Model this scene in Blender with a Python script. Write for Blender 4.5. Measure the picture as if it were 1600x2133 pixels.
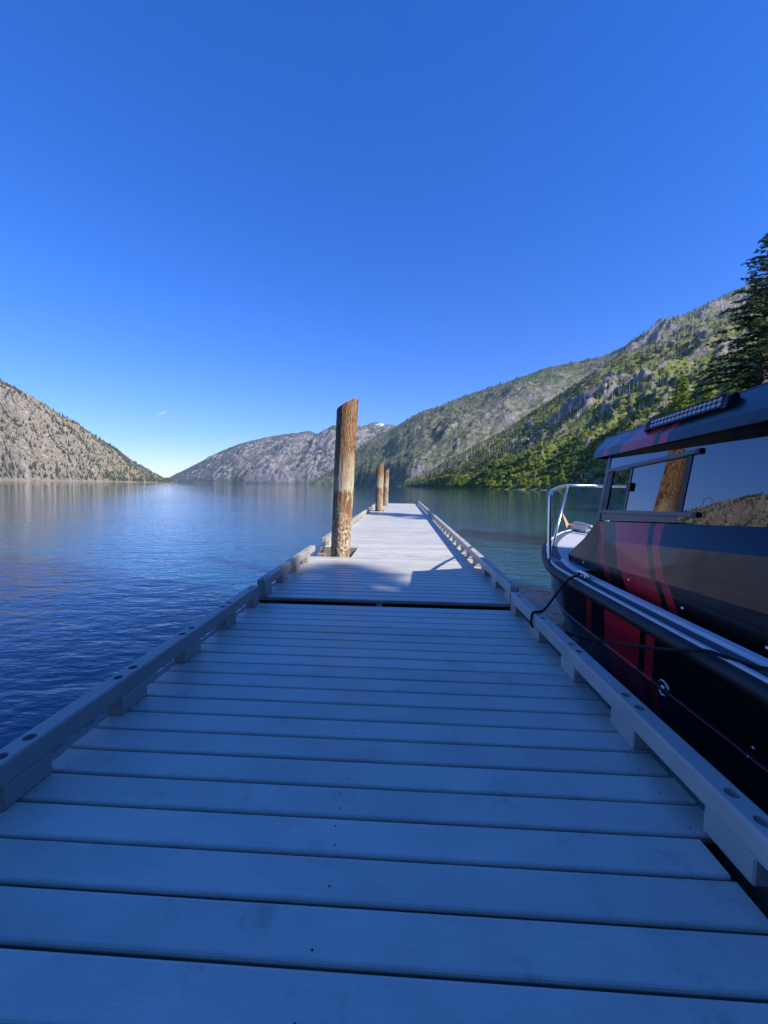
import bpy, bmesh, math, random
import numpy as np
from mathutils import Vector, Matrix, noise as mnoise

for o in list(bpy.data.objects):
    bpy.data.objects.remove(o)
S = bpy.context.scene
COL = S.collection
random.seed(7)
rng = np.random.default_rng(7)
R = math.radians
WATER = 0.0          # lake level
D1, D2 = 0.50, 0.532  # deck heights of the near and the far dock

# ------------------------------------------------------------------ camera
cam_d = bpy.data.cameras.new('camera')
cam_d.sensor_fit = 'HORIZONTAL'
cam_d.sensor_width = 36.0
cam_d.lens = 801.0 / 1600.0 * 36.0
cam_d.clip_start = 0.05
cam_d.clip_end = 40000.0
cam = bpy.data.objects.new('camera', cam_d)
COL.objects.link(cam)
cam.matrix_world = (Matrix.Translation((0, 0, 1.7)) @ Matrix.Rotation(R(2.57), 4, 'Z')
                    @ Matrix.Rotation(R(90 - 3.9), 4, 'X') @ Matrix.Rotation(R(0.9), 4, 'Z'))
S.camera = cam

# ------------------------------------------------------------------ sky, sun, exposure
SUN_AZ, SUN_EL = 118.1, 37.2          # degrees clockwise from +Y, above the horizon
W = bpy.data.worlds.new('World')
S.world = W
W.use_nodes = True
wt = W.node_tree
wt.nodes.clear()
sky = wt.nodes.new('ShaderNodeTexSky')
sky.sky_type = 'NISHITA'
sky.sun_disc = False
sky.sun_elevation = R(SUN_EL)
sky.sun_rotation = R(SUN_AZ)
sky.altitude = 400
sky.air_density = 1.0
sky.dust_density = 0.05
sky.ozone_density = 3.0
gm = wt.nodes.new('ShaderNodeGamma')
gm.inputs['Gamma'].default_value = 0.86
hs = wt.nodes.new('ShaderNodeHueSaturation')
hs.inputs['Saturation'].default_value = 1.46
hs.inputs['Value'].default_value = 1.0
bg = wt.nodes.new('ShaderNodeBackground')
bg.inputs['Strength'].default_value = 0.115
wo = wt.nodes.new('ShaderNodeOutputWorld')
wt.links.new(sky.outputs['Color'], gm.inputs['Color'])
wt.links.new(gm.outputs['Color'], hs.inputs['Color'])
tint = wt.nodes.new('ShaderNodeMix'); tint.data_type = 'RGBA'; tint.blend_type = 'MULTIPLY'
tint.clamp_result = False
tint.inputs[0].default_value = 1.0
tint.inputs[7].default_value = (0.83, 0.835, 1.43, 1)
wt.links.new(hs.outputs['Color'], tint.inputs[6])
wt.links.new(tint.outputs[2], bg.inputs['Color'])
wt.links.new(bg.outputs[0], wo.inputs['Surface'])

sd = bpy.data.lights.new('sun', 'SUN')
sd.energy = 4.0
sd.angle = R(0.53)
sd.color = (1.0, 0.965, 0.91)
sun = bpy.data.objects.new('sun', sd)
COL.objects.link(sun)
to_sun = Vector((math.sin(R(SUN_AZ)) * math.cos(R(SUN_EL)), math.cos(R(SUN_AZ)) * math.cos(R(SUN_EL)), math.sin(R(SUN_EL))))
sun.rotation_euler = to_sun.to_track_quat('Z', 'Y').to_euler()
sun.location = to_sun * 60

S.render.engine = 'CYCLES'
S.view_settings.view_transform = 'Standard'
S.view_settings.look = 'None'
S.view_settings.gamma = 1.0
S.view_settings.use_curve_mapping = False
S.view_settings.exposure = 0.86
S.cycles.use_denoising = True
S.cycles.max_bounces = 8
S.cycles.volume_bounces = 0
S.cycles.sample_clamp_indirect = 8.0

# ------------------------------------------------------------------ helpers: objects
def props(o, label=None, cat=None, group=None, kind=None):
    if label: o['label'] = label
    if cat: o['category'] = cat
    if group: o['group'] = group
    if kind: o['kind'] = kind
    return o

def empty(name, loc=(0, 0, 0), label=None, cat=None, group=None):
    o = bpy.data.objects.new(name, None)
    o.empty_display_size = 0.3
    COL.objects.link(o)
    o.location = loc
    return props(o, label, cat, group)

def link(name, me, parent=None, loc=None):
    o = bpy.data.objects.new(name, me)
    COL.objects.link(o)
    if parent is not None:
        o.parent = parent
    if loc is not None:
        o.location = loc
    return o

def mesh(name, v, f, mat, smooth=False):
    me = bpy.data.meshes.new(name)
    me.from_pydata([tuple(p) for p in v], [], [tuple(q) for q in f])
    if mat: me.materials.append(mat)
    if smooth: me.shade_smooth()
    me.update()
    return me

def np_mesh(name, v, f, mat, smooth=False):
    """v (n,3), f (m,k) numpy arrays, all faces with k corners."""
    me = bpy.data.meshes.new(name)
    v = np.asarray(v, np.float32); f = np.asarray(f, np.int32)
    m, k = f.shape
    me.vertices.add(len(v)); me.vertices.foreach_set('co', v.ravel())
    me.loops.add(m * k); me.loops.foreach_set('vertex_index', f.ravel())
    me.polygons.add(m)
    me.polygons.foreach_set('loop_start', np.arange(0, m * k, k, dtype=np.int32))
    me.polygons.foreach_set('loop_total', np.full(m, k, np.int32))
    me.update(calc_edges=True)
    me.validate()
    if smooth: me.shade_smooth()
    me.materials.append(mat)
    return me

def bm_mesh(name, bm, mat, smooth=False):
    bmesh.ops.recalc_face_normals(bm, faces=bm.faces)
    me = bpy.data.meshes.new(name)
    bm.to_mesh(me); bm.free()
    for m in (mat if isinstance(mat, (list, tuple)) else [mat]):
        me.materials.append(m)
    if smooth: me.shade_smooth()
    return me

def add_box(bm, x0, x1, y0, y1, z0, z1, bev=0.0, seg=1):
    r = bmesh.ops.create_cube(bm, size=1.0)
    for v in r['verts']:
        v.co = Vector((x0 + (v.co.x + .5) * (x1 - x0), y0 + (v.co.y + .5) * (y1 - y0), z0 + (v.co.z + .5) * (z1 - z0)))
    if bev > 0:
        es = list({e for v in r['verts'] for e in v.link_edges})
        bmesh.ops.bevel(bm, geom=es, offset=bev, segments=seg, affect='EDGES', profile=0.5)

def box_mesh(name, x0, x1, y0, y1, z0, z1, mat, bev=0.0, seg=1):
    bm = bmesh.new(); add_box(bm, x0, x1, y0, y1, z0, z1, bev, seg)
    return bm_mesh(name, bm, mat)

def add_tube(bm, pts, r, n=10, closed=False, caps=True):
    pts = [Vector(p) for p in pts]
    rings = []
    N = len(pts)
    prev = None
    for i, p in enumerate(pts):
        a = pts[(i - 1) % N] if (closed or i > 0) else p
        b = pts[(i + 1) % N] if (closed or i < N - 1) else p
        t = (b - a).normalized()
        ref = prev if prev is not None else (Vector((0, 0, 1)) if abs(t.z) < 0.9 else Vector((1, 0, 0)))
        u = (ref - t * ref.dot(t)).normalized()
        w = t.cross(u)
        prev = u
        rr = r[i] if isinstance(r, (list, tuple)) else r
        rings.append([bm.verts.new(p + (u * math.cos(2 * math.pi * k / n) + w * math.sin(2 * math.pi * k / n)) * rr) for k in range(n)])
    for i in range(N if closed else N - 1):
        A, B = rings[i], rings[(i + 1) % N]
        for k in range(n):
            bm.faces.new((A[k], A[(k + 1) % n], B[(k + 1) % n], B[k]))
    if caps and not closed:
        bm.faces.new(rings[0][::-1]); bm.faces.new(rings[-1])

def smooth_path(pts, sub=6):
    P = [Vector(p) for p in pts]
    out = []
    for i in range(len(P) - 1):
        p0 = P[max(i - 1, 0)]; p1 = P[i]; p2 = P[i + 1]; p3 = P[min(i + 2, len(P) - 1)]
        for k in range(sub):
            t = k / sub
            out.append(0.5 * ((2 * p1) + (p2 - p0) * t + (2 * p0 - 5 * p1 + 4 * p2 - p3) * t * t + (3 * p1 - p0 - 3 * p2 + p3) * t ** 3))
    out.append(P[-1])
    return out

def tube_mesh(name, pts, r, mat, n=10, closed=False):
    bm = bmesh.new(); add_tube(bm, pts, r, n, closed)
    return bm_mesh(name, bm, mat, True)

# ------------------------------------------------------------------ helpers: noise on numpy arrays
_perm = {}
def perlin(x, y, seed=0):
    if seed not in _perm:
        g = np.random.default_rng(1000 + seed)
        p = g.permutation(256); _perm[seed] = (np.concatenate([p, p]), g.uniform(0, 2 * np.pi, 256))
    p, ang = _perm[seed]
    xi = np.floor(x).astype(int); yi = np.floor(y).astype(int)
    xf = x - xi; yf = y - yi
    u = xf ** 3 * (xf * (xf * 6 - 15) + 10); v = yf ** 3 * (yf * (yf * 6 - 15) + 10)
    def gr(ix, iy, dx, dy):
        a = ang[p[(p[ix & 255] + iy) & 255]]
        return np.cos(a) * dx + np.sin(a) * dy
    n00 = gr(xi, yi, xf, yf); n10 = gr(xi + 1, yi, xf - 1, yf)
    n01 = gr(xi, yi + 1, xf, yf - 1); n11 = gr(xi + 1, yi + 1, xf - 1, yf - 1)
    return 1.41 * ((n00 * (1 - u) + n10 * u) * (1 - v) + (n01 * (1 - u) + n11 * u) * v)

def fbm(x, y, octv=5, seed=0, gain=0.5, ridged=False):
    s = np.zeros_like(x, dtype=float); a = 1.0; t = 0.0; f = 1.0
    for k in range(octv):
        n = perlin(x * f + 17.3 * k, y * f - 9.1 * k, seed + k)
        if ridged: n = 1 - 2 * np.abs(n)
        s += a * n; t += a; a *= gain; f *= 2.03
    return s / t

def sstep(a, b, x):
    t = np.clip((x - a) / (b - a), 0, 1)
    return t * t * (3 - 2 * t)

# ------------------------------------------------------------------ helpers: node materials
class Mat:
    def __init__(self, name, rough=0.5, base=(0.5, 0.5, 0.5), metallic=0.0, **kw):
        self.m = bpy.data.materials.new(name); self.m.use_nodes = True
        self.t = self.m.node_tree; self.n = self.t.nodes; self.n.clear()
        self.out = self.n.new('ShaderNodeOutputMaterial')
        self.b = self.n.new('ShaderNodeBsdfPrincipled')
        self.t.links.new(self.b.outputs[0], self.out.inputs['Surface'])
        self.set('Base Color', base); self.set('Roughness', rough); self.set('Metallic', metallic)
        for k, v in kw.items():
            self.set(k.replace('_', ' '), v)
    def set(self, k, v):
        i = self.b.inputs[k]
        if hasattr(v, 'is_output') or isinstance(v, bpy.types.NodeSocket):
            self.t.links.new(v, i)
        else:
            if isinstance(v, tuple) and len(v) == 3 and i.type == 'RGBA': v = v + (1.0,)
            i.default_value = v
    def inp(self, node, key, v):
        i = node.inputs[key]
        if isinstance(v, bpy.types.NodeSocket): self.t.links.new(v, i)
        else:
            if isinstance(v, tuple) and len(v) == 3 and i.type == 'RGBA': v = v + (1.0,)
            i.default_value = v
    def coord(self, kind='Object', scale=(1, 1, 1), rnd=0.0):
        tc = self.n.new('ShaderNodeTexCoord')
        v = tc.outputs[kind]
        if rnd:
            oi = self.n.new('ShaderNodeObjectInfo')
            mu = self.n.new('ShaderNodeMath'); mu.operation = 'MULTIPLY'
            self.inp(mu, 0, oi.outputs['Random']); self.inp(mu, 1, rnd)
            ad = self.n.new('ShaderNodeVectorMath'); ad.operation = 'ADD'
            self.inp(ad, 0, v); self.inp(ad, 1, mu.outputs[0])
            v = ad.outputs[0]
        mp = self.n.new('ShaderNodeMapping')
        mp.inputs['Scale'].default_value = scale
        self.t.links.new(v, mp.inputs['Vector'])
        return mp.outputs[0]
    def rand(self):
        return self.n.new('ShaderNodeObjectInfo').outputs['Random']
    def noise(self, vec, scale, detail=4, rough=0.55, dist=0.0):
        t = self.n.new('ShaderNodeTexNoise')
        self.inp(t, 'Vector', vec); self.inp(t, 'Scale', scale); self.inp(t, 'Detail', detail)
        self.inp(t, 'Roughness', rough); self.inp(t, 'Distortion', dist)
        return t.outputs['Fac']
    def wave(self, vec, scale, dist=0.0, detail=2, dscale=1.0, direction='X', kind='BANDS'):
        t = self.n.new('ShaderNodeTexWave'); t.wave_type = kind
        if kind == 'BANDS': t.bands_direction = direction
        self.inp(t, 'Vector', vec); self.inp(t, 'Scale', scale); self.inp(t, 'Distortion', dist)
        self.inp(t, 'Detail', detail); self.inp(t, 'Detail Scale', dscale)
        return t.outputs['Fac']
    def voro(self, vec, scale, feat='F1'):
        t = self.n.new('ShaderNodeTexVoronoi'); t.feature = feat
        self.inp(t, 'Vector', vec); self.inp(t, 'Scale', scale)
        return t.outputs['Distance']
    def ramp(self, fac, stops, const=False):
        r = self.n.new('ShaderNodeValToRGB')
        cr = r.color_ramp
        if const: cr.interpolation = 'CONSTANT'
        while len(cr.elements) < len(stops): cr.elements.new(0.5)
        for e, (p, c) in zip(cr.elements, stops):
            e.position = p
            e.color = (c, c, c, 1) if isinstance(c, (int, float)) else (tuple(c) + (1.0,))[:4]
        self.inp(r, 'Fac', fac)
        return r.outputs['Color']
    def mix(self, fac, a, b, mode='MIX'):
        m = self.n.new('ShaderNodeMix'); m.data_type = 'RGBA'; m.blend_type = mode
        for i, v in ((0, fac), (6, a), (7, b)):
            s = m.inputs[i]
            if isinstance(v, bpy.types.NodeSocket): self.t.links.new(v, s)
            else:
                if isinstance(v, tuple) and len(v) == 3: v = v + (1.0,)
                s.default_value = v
        return m.outputs[2]
    def math(self, op, a, b=0.0, clamp=False):
        m = self.n.new('ShaderNodeMath'); m.operation = op; m.use_clamp = clamp
        self.inp(m, 0, a); self.inp(m, 1, b)
        return m.outputs[0]
    def mrange(self, v, a, b, c=0.0, d=1.0):
        m = self.n.new('ShaderNodeMapRange')
        self.inp(m, 0, v); self.inp(m, 1, a); self.inp(m, 2, b); self.inp(m, 3, c); self.inp(m, 4, d)
        return m.outputs[0]
    def sep(self, v):
        s = self.n.new('ShaderNodeSeparateXYZ'); self.inp(s, 0, v)
        return s.outputs
    def attr(self, name):
        a = self.n.new('ShaderNodeAttribute'); a.attribute_name = name
        return a.outputs['Fac']
    def bump(self, h, strength=0.3, dist=0.01):
        b = self.n.new('ShaderNodeBump')
        self.inp(b, 'Height', h); self.inp(b, 'Strength', strength); self.inp(b, 'Distance', dist)
        self.set('Normal', b.outputs[0])

# ---- dock materials
def deck_material(name, base, rough):
    m = Mat(name, rough)
    v = m.coord('Object', (1, 1, 1), 37.0)
    grain = m.noise(m.coord('Object', (2.2, 60, 60), 37.0), 3.0, 5, 0.65)
    blot = m.noise(v, 2.6, 4, 0.6)
    fine = m.noise(v, 190.0, 2, 0.6)
    stain = m.noise(v, 4.5, 6, 0.75)
    k = m.math('ADD', m.mrange(m.rand(), 0, 1, 0.88, 1.10), m.mrange(grain, 0.3, 0.7, -0.06, 0.06))
    k = m.math('ADD', k, m.mrange(blot, 0.3, 0.7, -0.13, 0.13))
    k = m.math('ADD', k, m.mrange(fine, 0.3, 0.7, -0.06, 0.06))
    k = m.math('MULTIPLY', k, m.mrange(stain, 0.57, 0.72, 1.0, 0.72))
    vm = m.n.new('ShaderNodeVectorMath'); vm.operation = 'SCALE'
    vm.inputs[0].default_value = base; m.inp(vm, 'Scale', k)
    m.set('Base Color', vm.outputs[0])
    m.set('Roughness', m.mrange(blot, 0.3, 0.7, rough - 0.07, rough + 0.10))
    m.set('Specular IOR Level', 0.6)
    h = m.math('ADD', m.math('MULTIPLY', grain, 0.8), m.math('MULTIPLY', fine, 0.5))
    m.bump(h, 0.35, 0.0012)
    return m.m
M_plank = deck_material('grey_deck_board', (0.54, 0.51, 0.435), 0.42)
M_rail = deck_material('grey_rail_timber', (0.42, 0.39, 0.34), 0.55)

m = Mat('dock_frame_wood', 0.8)
g = m.noise(m.coord('Object', (30, 1.5, 30)), 4, 5, 0.6)
m.set('Base Color', m.mix(g, (0.16, 0.13, 0.10), (0.34, 0.30, 0.25))); m.bump(g, 0.4, 0.004); M_frame = m.m
M_float = Mat('black_float_plastic', 0.6, (0.006, 0.006, 0.007)).m
M_rubber = Mat('black_rubber', 0.55, (0.012, 0.012, 0.013)).m
M_screw = Mat('dark_screw_head', 0.5, (0.05, 0.045, 0.045), 0.6).m
M_bolt = Mat('galvanised_bolt', 0.45, (0.35, 0.35, 0.36), 0.7).m

# ---- piles
m = Mat('weathered_pile_timber', 0.75)
z = m.sep(m.coord('Object'))[2]
gv = m.coord('Object', (1, 1, 0.16))
gr = m.noise(gv, 24, 6, 0.66, 0.8)
swirl = m.wave(m.coord('Object', (1, 1, 0.34)), 15.0, 11.0, 3, 1.4, 'X')
mott = m.noise(m.coord('Object', (1, 1, 0.7)), 26, 5, 0.7)
big = m.noise(m.coord('Object', (1, 1, 0.5)), 4.0, 3, 0.6)
grm = m.math('ADD', m.math('MULTIPLY', gr, 0.6), m.math('MULTIPLY', swirl, 0.4))
top = m.ramp(grm, [(0.24, (0.045, 0.018, 0.007)), (0.42, (0.16, 0.070, 0.025)), (0.58, (0.29, 0.140, 0.052)), (0.80, (0.50, 0.34, 0.18))])
pale = m.ramp(gr, [(0.25, (0.20, 0.14, 0.075)), (0.5, (0.50, 0.43, 0.30)), (0.75, (0.66, 0.62, 0.50))])
low = m.ramp(mott, [(0.34, (0.07, 0.035, 0.015)), (0.48, (0.27, 0.17, 0.085)), (0.60, (0.58, 0.50, 0.38)), (0.75, (0.70, 0.66, 0.56))])
mid = m.ramp(gr, [(0.25, (0.06, 0.028, 0.012)), (0.5, (0.24, 0.12, 0.05)), (0.75, (0.52, 0.36, 0.20))])
zz = m.math('ADD', z, m.math('ADD', m.mrange(big, 0.25, 0.75, -0.34, 0.34), m.mrange(gr, 0.3, 0.7, -0.22, 0.22)))
c = m.mix(m.mrange(zz, 1.74, 2.16), pale, top)
c = m.mix(m.mrange(zz, 1.52, 1.70), mid, c)
c = m.mix(m.mrange(zz, 1.05, 1.30), low, c)
m.set('Base Color', c)
m.bump(m.math('ADD', gr, m.math('MULTIPLY', swirl, 0.35)), 0.7, 0.012)
M_pile = m.m

# ---- boat
def boat_wrap(name, rough, coat, rake=0.6, z0=0.6):
    m = Mat(name, rough, (0.006, 0.006, 0.007))
    s = m.sep(m.coord('Object'))
    zc = m.math('MINIMUM', s[2], 1.4)
    q = m.math('SUBTRACT', s[1], m.math('MULTIPLY', m.math('SUBTRACT', zc, z0), rake))
    fac = m.mrange(q, 2.0, 4.0)
    f = lambda y: (y - 2.0) / 2.0
    blk, red, wine = (0.0065, 0.0065, 0.0075), (0.66, 0.020, 0.030), (0.42, 0.016, 0.024)
    m.set('Base Color', m.ramp(fac, [(0.0, blk), (f(2.48), red), (f(2.57), blk), (f(2.63), red), (f(3.08), blk), (f(3.29), wine), (f(3.39), blk)], True))
    m.set('Coat Weight', coat); m.set('Coat Roughness', 0.05); m.set('Coat IOR', 1.6)
    return m.m
M_wrap = boat_wrap('plaid_wrap_cabin', 0.32, 0.28)
M_hull = boat_wrap('plaid_wrap_hull', 0.30, 0.3, -0.3, 0.65)
M_black = Mat('black_satin_metal', 0.35, (0.008, 0.008, 0.009)).m
M_dark = Mat('dark_interior', 0.8, (0.02, 0.02, 0.022)).m
m = Mat('brushed_aluminium', 0.28, (0.75, 0.76, 0.78), 1.0); M_alu = m.m
M_white = Mat('white_trim', 0.4, (0.82, 0.83, 0.84)).m
m = Mat('grey_window_frame', 0.35, (0.13, 0.13, 0.135), 0.6); M_wframe = m.m
m = Mat('nonskid_deck_grey', 0.7)
nn = m.noise(m.coord('Object'), 320, 2, 0.5)
m.set('Base Color', m.ramp(nn, [(0.3, (0.055, 0.06, 0.07)), (0.7, (0.12, 0.125, 0.14))])); m.bump(nn, 0.5, 0.002); M_skid = m.m
m = Mat('foredeck_light_grey', 0.6)
nn = m.noise(m.coord('Object'), 260, 2, 0.5)
m.set('Base Color', m.ramp(nn, [(0.3, (0.42, 0.43, 0.45)), (0.7, (0.55, 0.56, 0.58))])); m.bump(nn, 0.4, 0.002); M_fore = m.m
m = Mat('mirror_tinted_glass', 0.015, (0.006, 0.008, 0.010)); m.set('IOR', 1.75); m.set('Coat Weight', 1.0); m.set('Coat Roughness', 0.0); m.set('Coat IOR', 1.7); M_glass = m.m
m = Mat('clear_tinted_glass', 0.0, (0.85, 0.88, 0.88)); m.set('Transmission Weight', 1.0); m.set('IOR', 1.45); M_clear = m.m
m = Mat('lamp_reflector', 0.38, (0.40, 0.40, 0.41), 1.0); M_lamp = m.m
m = Mat('black_rope', 0.9)
tw = m.wave(m.coord('Object'), 60, 2.0, 1, 1.0, 'DIAGONAL')
m.set('Base Color', m.ramp(tw, [(0.2, (0.004, 0.004, 0.005)), (0.8, (0.03, 0.03, 0.033))])); m.bump(tw, 0.6, 0.003); M_rope = m.m
m = Mat('galvanised_anchor', 0.5, (0.55, 0.56, 0.57), 0.5); M_anchor = m.m
m = Mat('pink_lit_fluke', 0.7)
nn = m.noise(m.coord('Object'), 14, 4, 0.6)
m.set('Base Color', m.ramp(nn, [(0.3, (0.42, 0.18, 0.10)), (0.7, (0.55, 0.42, 0.36))])); M_lit_fluke = m.m  # pinkish light on the fluke put into its base colour

# ---- vegetation
def leaf_mat(name, a, b, trans=0.25, rough=0.6, sc=0.6):
    m = Mat(name, rough)
    n = m.noise(m.coord('Object', rnd=91.0), sc, 3, 0.6)
    c = m.mix(m.mrange(n, 0.3, 0.7), a, b)
    m.set('Base Color', m.mix(m.math('MULTIPLY', m.rand(), 0.35), c, a))
    m.set('Specular IOR Level', 0.25)
    tr = m.n.new('ShaderNodeBsdfTranslucent'); m.t.links.new(c, tr.inputs['Color'])
    mx = m.n.new('ShaderNodeMixShader'); mx.inputs[0].default_value = trans
    m.t.links.new(m.b.outputs[0], mx.inputs[1]); m.t.links.new(tr.outputs[0], mx.inputs[2])
    m.t.links.new(mx.outputs[0], m.out.inputs['Surface'])
    return m.m
M_fir = leaf_mat('fir_needles', (0.028, 0.055, 0.016), (0.085, 0.125, 0.030), 0.3, 0.6, 0.8)
M_sapling = leaf_mat('young_tree_needles', (0.15, 0.21, 0.035), (0.30, 0.36, 0.06), 0.4, 0.6, 0.8)
M_conifer = leaf_mat('hill_conifer', (0.045, 0.070, 0.028), (0.13, 0.165, 0.058), 0.3, 0.8, 0.15)
M_pine = leaf_mat('dry_slope_pine', (0.038, 0.050, 0.026), (0.10, 0.11, 0.055), 0.2, 0.8, 0.12)
M_bush = leaf_mat('hill_shrub', (0.10, 0.13, 0.04), (0.25, 0.27, 0.09), 0.4, 0.8, 0.02)
M_leafy = leaf_mat('bright_shore_shrub', (0.15, 0.20, 0.035), (0.40, 0.45, 0.07), 0.5, 0.7, 0.03)
m = Mat('grey_dead_wood', 0.9, (0.40, 0.37, 0.34)); M_snag = m.m
m = Mat('fir_bark', 0.9)
nn = m.noise(m.coord('Object', (1, 1, 0.2)), 9, 5, 0.6)
m.set('Base Color', m.ramp(nn, [(0.3, (0.035, 0.026, 0.02)), (0.7, (0.13, 0.10, 0.08))])); m.bump(nn, 0.8, 0.03); M_bark = m.m

# ---- terrain
def hill_mat(name, dry, green, rockd, rockl, sc=1.0, snow=False):
    m = Mat(name, 0.92)
    v = m.coord('Object')
    n1 = m.noise(v, 0.012 * sc, 6, 0.62); n2 = m.noise(v, 0.06 * sc, 6, 0.68); n3 = m.noise(v, 0.30 * sc, 4, 0.7)
    gmask = m.math('ADD', m.attr('green'), m.mrange(n2, 0.3, 0.7, -0.45, 0.45))
    ground = m.mix(m.mrange(n3, 0.35, 0.65), dry, tuple(0.62 * x for x in dry))
    veg = m.mix(m.mrange(n3, 0.35, 0.65), green, tuple(0.45 * x for x in green))
    c = m.mix(m.mrange(gmask, 0.38, 0.62), ground, veg)
    rn = m.noise(m.coord('Object', (1, 1, 0.45)), 0.10 * sc, 7, 0.72)
    rock = m.mix(m.mrange(rn, 0.34, 0.66), rockd, rockl)
    rmask = m.math('ADD', m.attr('rock'), m.mrange(n2, 0.3, 0.7, -0.35, 0.35))
    c = m.mix(m.mrange(rmask, 0.45, 0.62), c, rock)
    if snow:
        c = m.mix(m.mrange(m.math('ADD', m.attr('snow'), m.mrange(n2, 0.3, 0.7, -0.3, 0.3)), 0.5, 0.6), c, (0.85, 0.87, 0.9))
    m.set('Base Color', c)
    m.set('Specular IOR Level', 0.1)
    m.bump(m.math('ADD', rn, m.math('MULTIPLY', n3, 0.5)), 0.9, 5.0 / sc)
    return m.m
M_left = hill_mat('dry_rocky_slope', (0.36, 0.295, 0.19), (0.15, 0.15, 0.065), (0.13, 0.108, 0.088), (0.41, 0.35, 0.28), 1.0)
M_near = hill_mat('green_burnt_slope', (0.31, 0.28, 0.14), (0.24, 0.28, 0.07), (0.10, 0.088, 0.082), (0.42, 0.37, 0.32), 1.0)
M_back = hill_mat('wooded_mountain', (0.25, 0.225, 0.155), (0.13, 0.16, 0.07), (0.12, 0.11, 0.10), (0.36, 0.325, 0.29), 0.5, True)
M_far = hill_mat('far_mountain_slope', (0.17, 0.15, 0.12), (0.075, 0.09, 0.05), (0.09, 0.082, 0.08), (0.33, 0.29, 0.26), 0.25, True)
m = Mat('shore_earth', 0.9)
nn = m.noise(m.coord('Object'), 0.6, 6, 0.65)
m.set('Base Color', m.ramp(nn, [(0.3, (0.06, 0.07, 0.03)), (0.7, (0.22, 0.19, 0.14))])); m.bump(nn, 0.6, 0.2); M_shore = m.m

# ---- water
m = Mat('lake_water', 0.02, (0.006, 0.072, 0.118))
m.set('Subsurface Weight', 1.0); m.set('Subsurface Radius', (1.0, 1.0, 1.0)); m.set('Subsurface Scale', 2.5)
m.set('IOR', 1.45)
v = m.coord('Object')
rot = m.n.new('ShaderNodeMapping'); rot.inputs['Rotation'].default_value = (0, 0, R(-14)); rot.inputs['Scale'].default_value = (0.62, 1.25, 1)
m.t.links.new(v, rot.inputs['Vector']); rv = rot.outputs[0]
w1 = m.noise(rv, 1.1, 3, 0.5, 0.4); w2 = m.noise(rv, 3.6, 3, 0.55, 0.3); w3 = m.noise(v, 0.16, 2, 0.5); w4 = m.noise(rv, 11.0, 2, 0.5)
gust = m.mrange(m.noise(m.coord('Object', (0.5, 1, 1)), 0.02, 3, 0.5), 0.35, 0.65, 0.45, 1.15)
h = m.math('ADD', m.math('MULTIPLY', w1, 0.044), m.math('MULTIPLY', w2, 0.036))
h = m.math('ADD', h, m.math('MULTIPLY', w4, 0.012))
h = m.math('ADD', h, m.math('MULTIPLY', w3, 0.10))
ln = m.n.new('ShaderNodeVectorMath'); ln.operation = 'LENGTH'; m.t.links.new(v, ln.inputs[0])
h = m.math('MULTIPLY', h, m.math('MULTIPLY', gust, m.mrange(ln.outputs['Value'], 9, 70, 1.0, 0.34)))
m.bump(h, 1.0, 0.90)
M_water = m.m

# ------------------------------------------------------------------ setting: water, hills, shore
def grid_sheet(x0, x1, y0, y1, z, nx, ny):
    xs = np.linspace(x0, x1, nx); ys = np.linspace(y0, y1, ny)
    X, Y = np.meshgrid(xs, ys)
    V = np.stack([X.ravel(), Y.ravel(), np.full(X.size, z)], 1)
    i = np.arange(nx * ny).reshape(ny, nx)
    F = np.stack([i[:-1, :-1].ravel(), i[:-1, 1:].ravel(), i[1:, 1:].ravel(), i[1:, :-1].ravel()], 1)
    return V, F
V, F = grid_sheet(-9000, 9000, -3000, 12000, WATER, 40, 40)
props(link('lake_water', np_mesh('lake_water', V, F, M_water)), kind='structure')

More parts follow.
